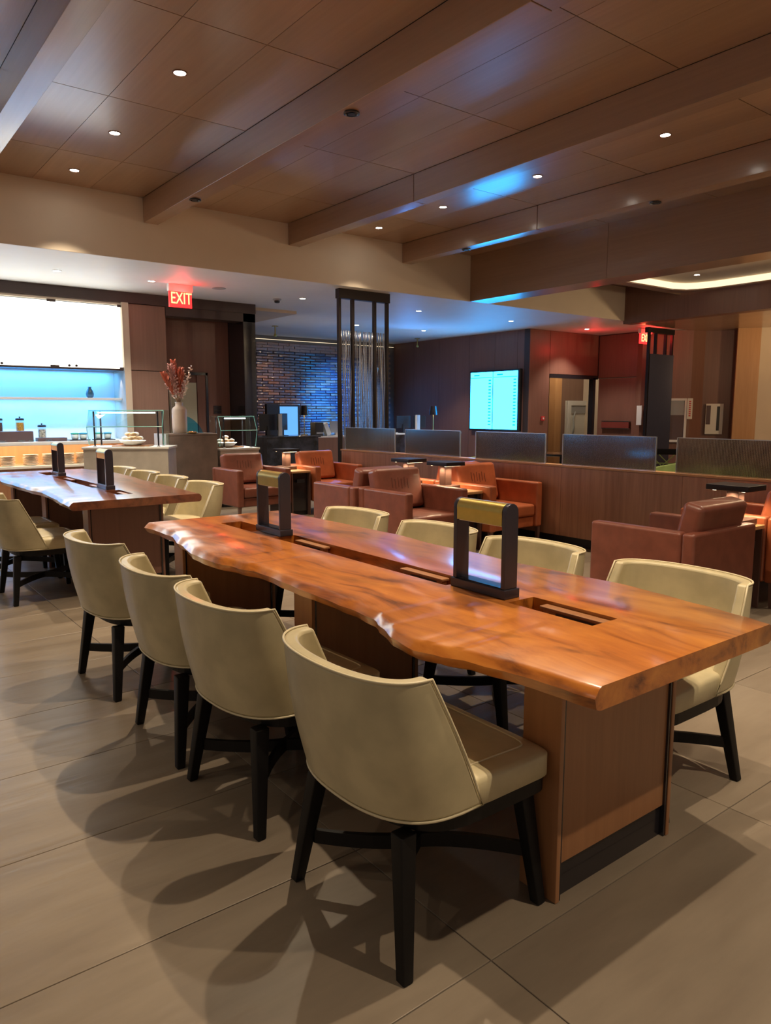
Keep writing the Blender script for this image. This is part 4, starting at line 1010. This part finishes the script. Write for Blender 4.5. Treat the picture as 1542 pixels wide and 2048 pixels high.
t=thing('white_tower','slim white tower shaped dispenser on the second reception desk','dispenser',(10.78,12.8,.93)); MB().box(-.05,.05,-.03,.03,.0,.40).build('body','plastic_white',t,bevel=.006,seg=1); MB().box(-.06,.06,-.04,.04,0,.01).build('foot','plastic_grey',t)

# ================================================================ SEATING BEYOND THE PARTITION
def tub_chair(x,y,rz,label,mat='green_velvet'):
    t=thing('tub_chair',label,'chair',(x,y,0),rz,group='green tub chairs beyond the partition')
    vs=[];fs=[];N=24
    for i in range(N+1):
        a=math.pi*(-.62+1.24*i/N)+math.pi
        for r,z in ((.34,.20),(.36,.78),(.30,.80),(.27,.40)): vs.append((r*math.cos(a),r*math.sin(a),z-(.14*abs(i/N-.5)*2 if z>.5 else 0)))
    for i in range(N):
        for k in range(4): fs.append((i*4+k,i*4+(k+1)%4,(i+1)*4+(k+1)%4,(i+1)*4+k))
    fs+=[(0,1,2,3),(N*4,N*4+3,N*4+2,N*4+1)]
    MB().add(vs,fs).build('backrest',mat,t,bevel=.02,seg=2)
    MB().lathe([(.28,.22),(.31,.26),(.31,.40),(.27,.44)],(0,0,0),24).build('seat',mat,t,smooth=True)
    for k in range(4):
        a=math.pi/4+k*math.pi/2; MB().bar((.26*math.cos(a),.26*math.sin(a),0),(.22*math.cos(a),.22*math.sin(a),.23),.025,.025,.035,.035).build('leg','black_wood',t)
tub_chair(7.45,7.55,R(200),'pale green tub chair behind the gap by the wall display')
tub_chair(7.9,4.9,R(180),'green tub chair glimpsed behind the gap next to the last glass screen')
tub_chair(7.5,3.2,R(150),'green tub chair blurred behind the nearest fluted screen')
tub_chair(9.0,3.9,R(200),'green tub chair farther back behind the nearest fluted screen')
def round_table(x,y,label):
    t=thing('cafe_table',label,'table',(x,y,0))
    MB().lathe([(.36,.72),(.38,.73),(.38,.75),(.37,.755)],(0,0,0),32).build('top','black_gloss',t,smooth=False); MB().lathe([(.03,.03),(.03,.72)],(0,0,0),12).build('column','bronze_dark',t); MB().lathe([(.24,0),(.22,.03)],(0,0,0),24).build('foot','bronze_dark',t)
round_table(9.35,7.55,'dark round cafe table seen in the gap right of the third screen'); round_table(8.4,3.1,'dark round cafe table behind the nearest fluted screen')
def wire_chair(x,y,rz,label):
    t=thing('wire_chair',label,'chair',(x,y,0),rz,group='black chairs with crossed back wires')
    MB().box(-.22,.22,-.22,.22,.42,.47).build('seat','plastic_black',t,bevel=.015,seg=2)
    for s in (-1,1): MB().tube([(-.22,s*.22,0),(-.22,s*.22,.42),(-.26,s*.24,.88)],.014,6).build('back_post','black_wood',t); 
    for s in (-1,1): MB().tube([(.20,s*.2,0),(.20,s*.2,.42)],.014,6).build('leg','black_wood',t)
    MB().box(-.275,-.245,-.25,.25,.82,.90).build('top_rail','black_wood',t,bevel=.006,seg=1)
    for a,b_ in (((-.22),(.1)),((.22),(-.1)),((-.1),(.22)),((.1),(-.22))): MB().tube([(-.225,a,.50),(-.25,b_,.82)],.007,5).build('cross_wire','green_velvet',t)
    for z in (.58,.70): MB().tube([(-.235,-.23,z),(-.235,.23,z)],.007,5).build('cross_wire','green_velvet',t)
wire_chair(9.1,5.55,R(215),'black chair with crossed wire back in the gap left of the nearest screen')
wire_chair(10.0,5.2,R(190),'black chair with crossed wire back behind another in the same gap')
light('brick_warm_fill','SPOT',(8.9,14.2,3.15),45,(1,.60,.35),aim=(8.7,16,1.6),spot_size=R(60),spot_blend=1,shadow_soft_size=.03)  # added warm spot with no fixture, tints the left of the brick orange
light('lounge_glow','POINT',(9.6,3.2,2.9),45,(1,.72,.42),shadow_soft_size=.12)
light('lounge_glow','POINT',(14.6,4.6,2.4),70,(1,.70,.38),shadow_soft_size=.12)
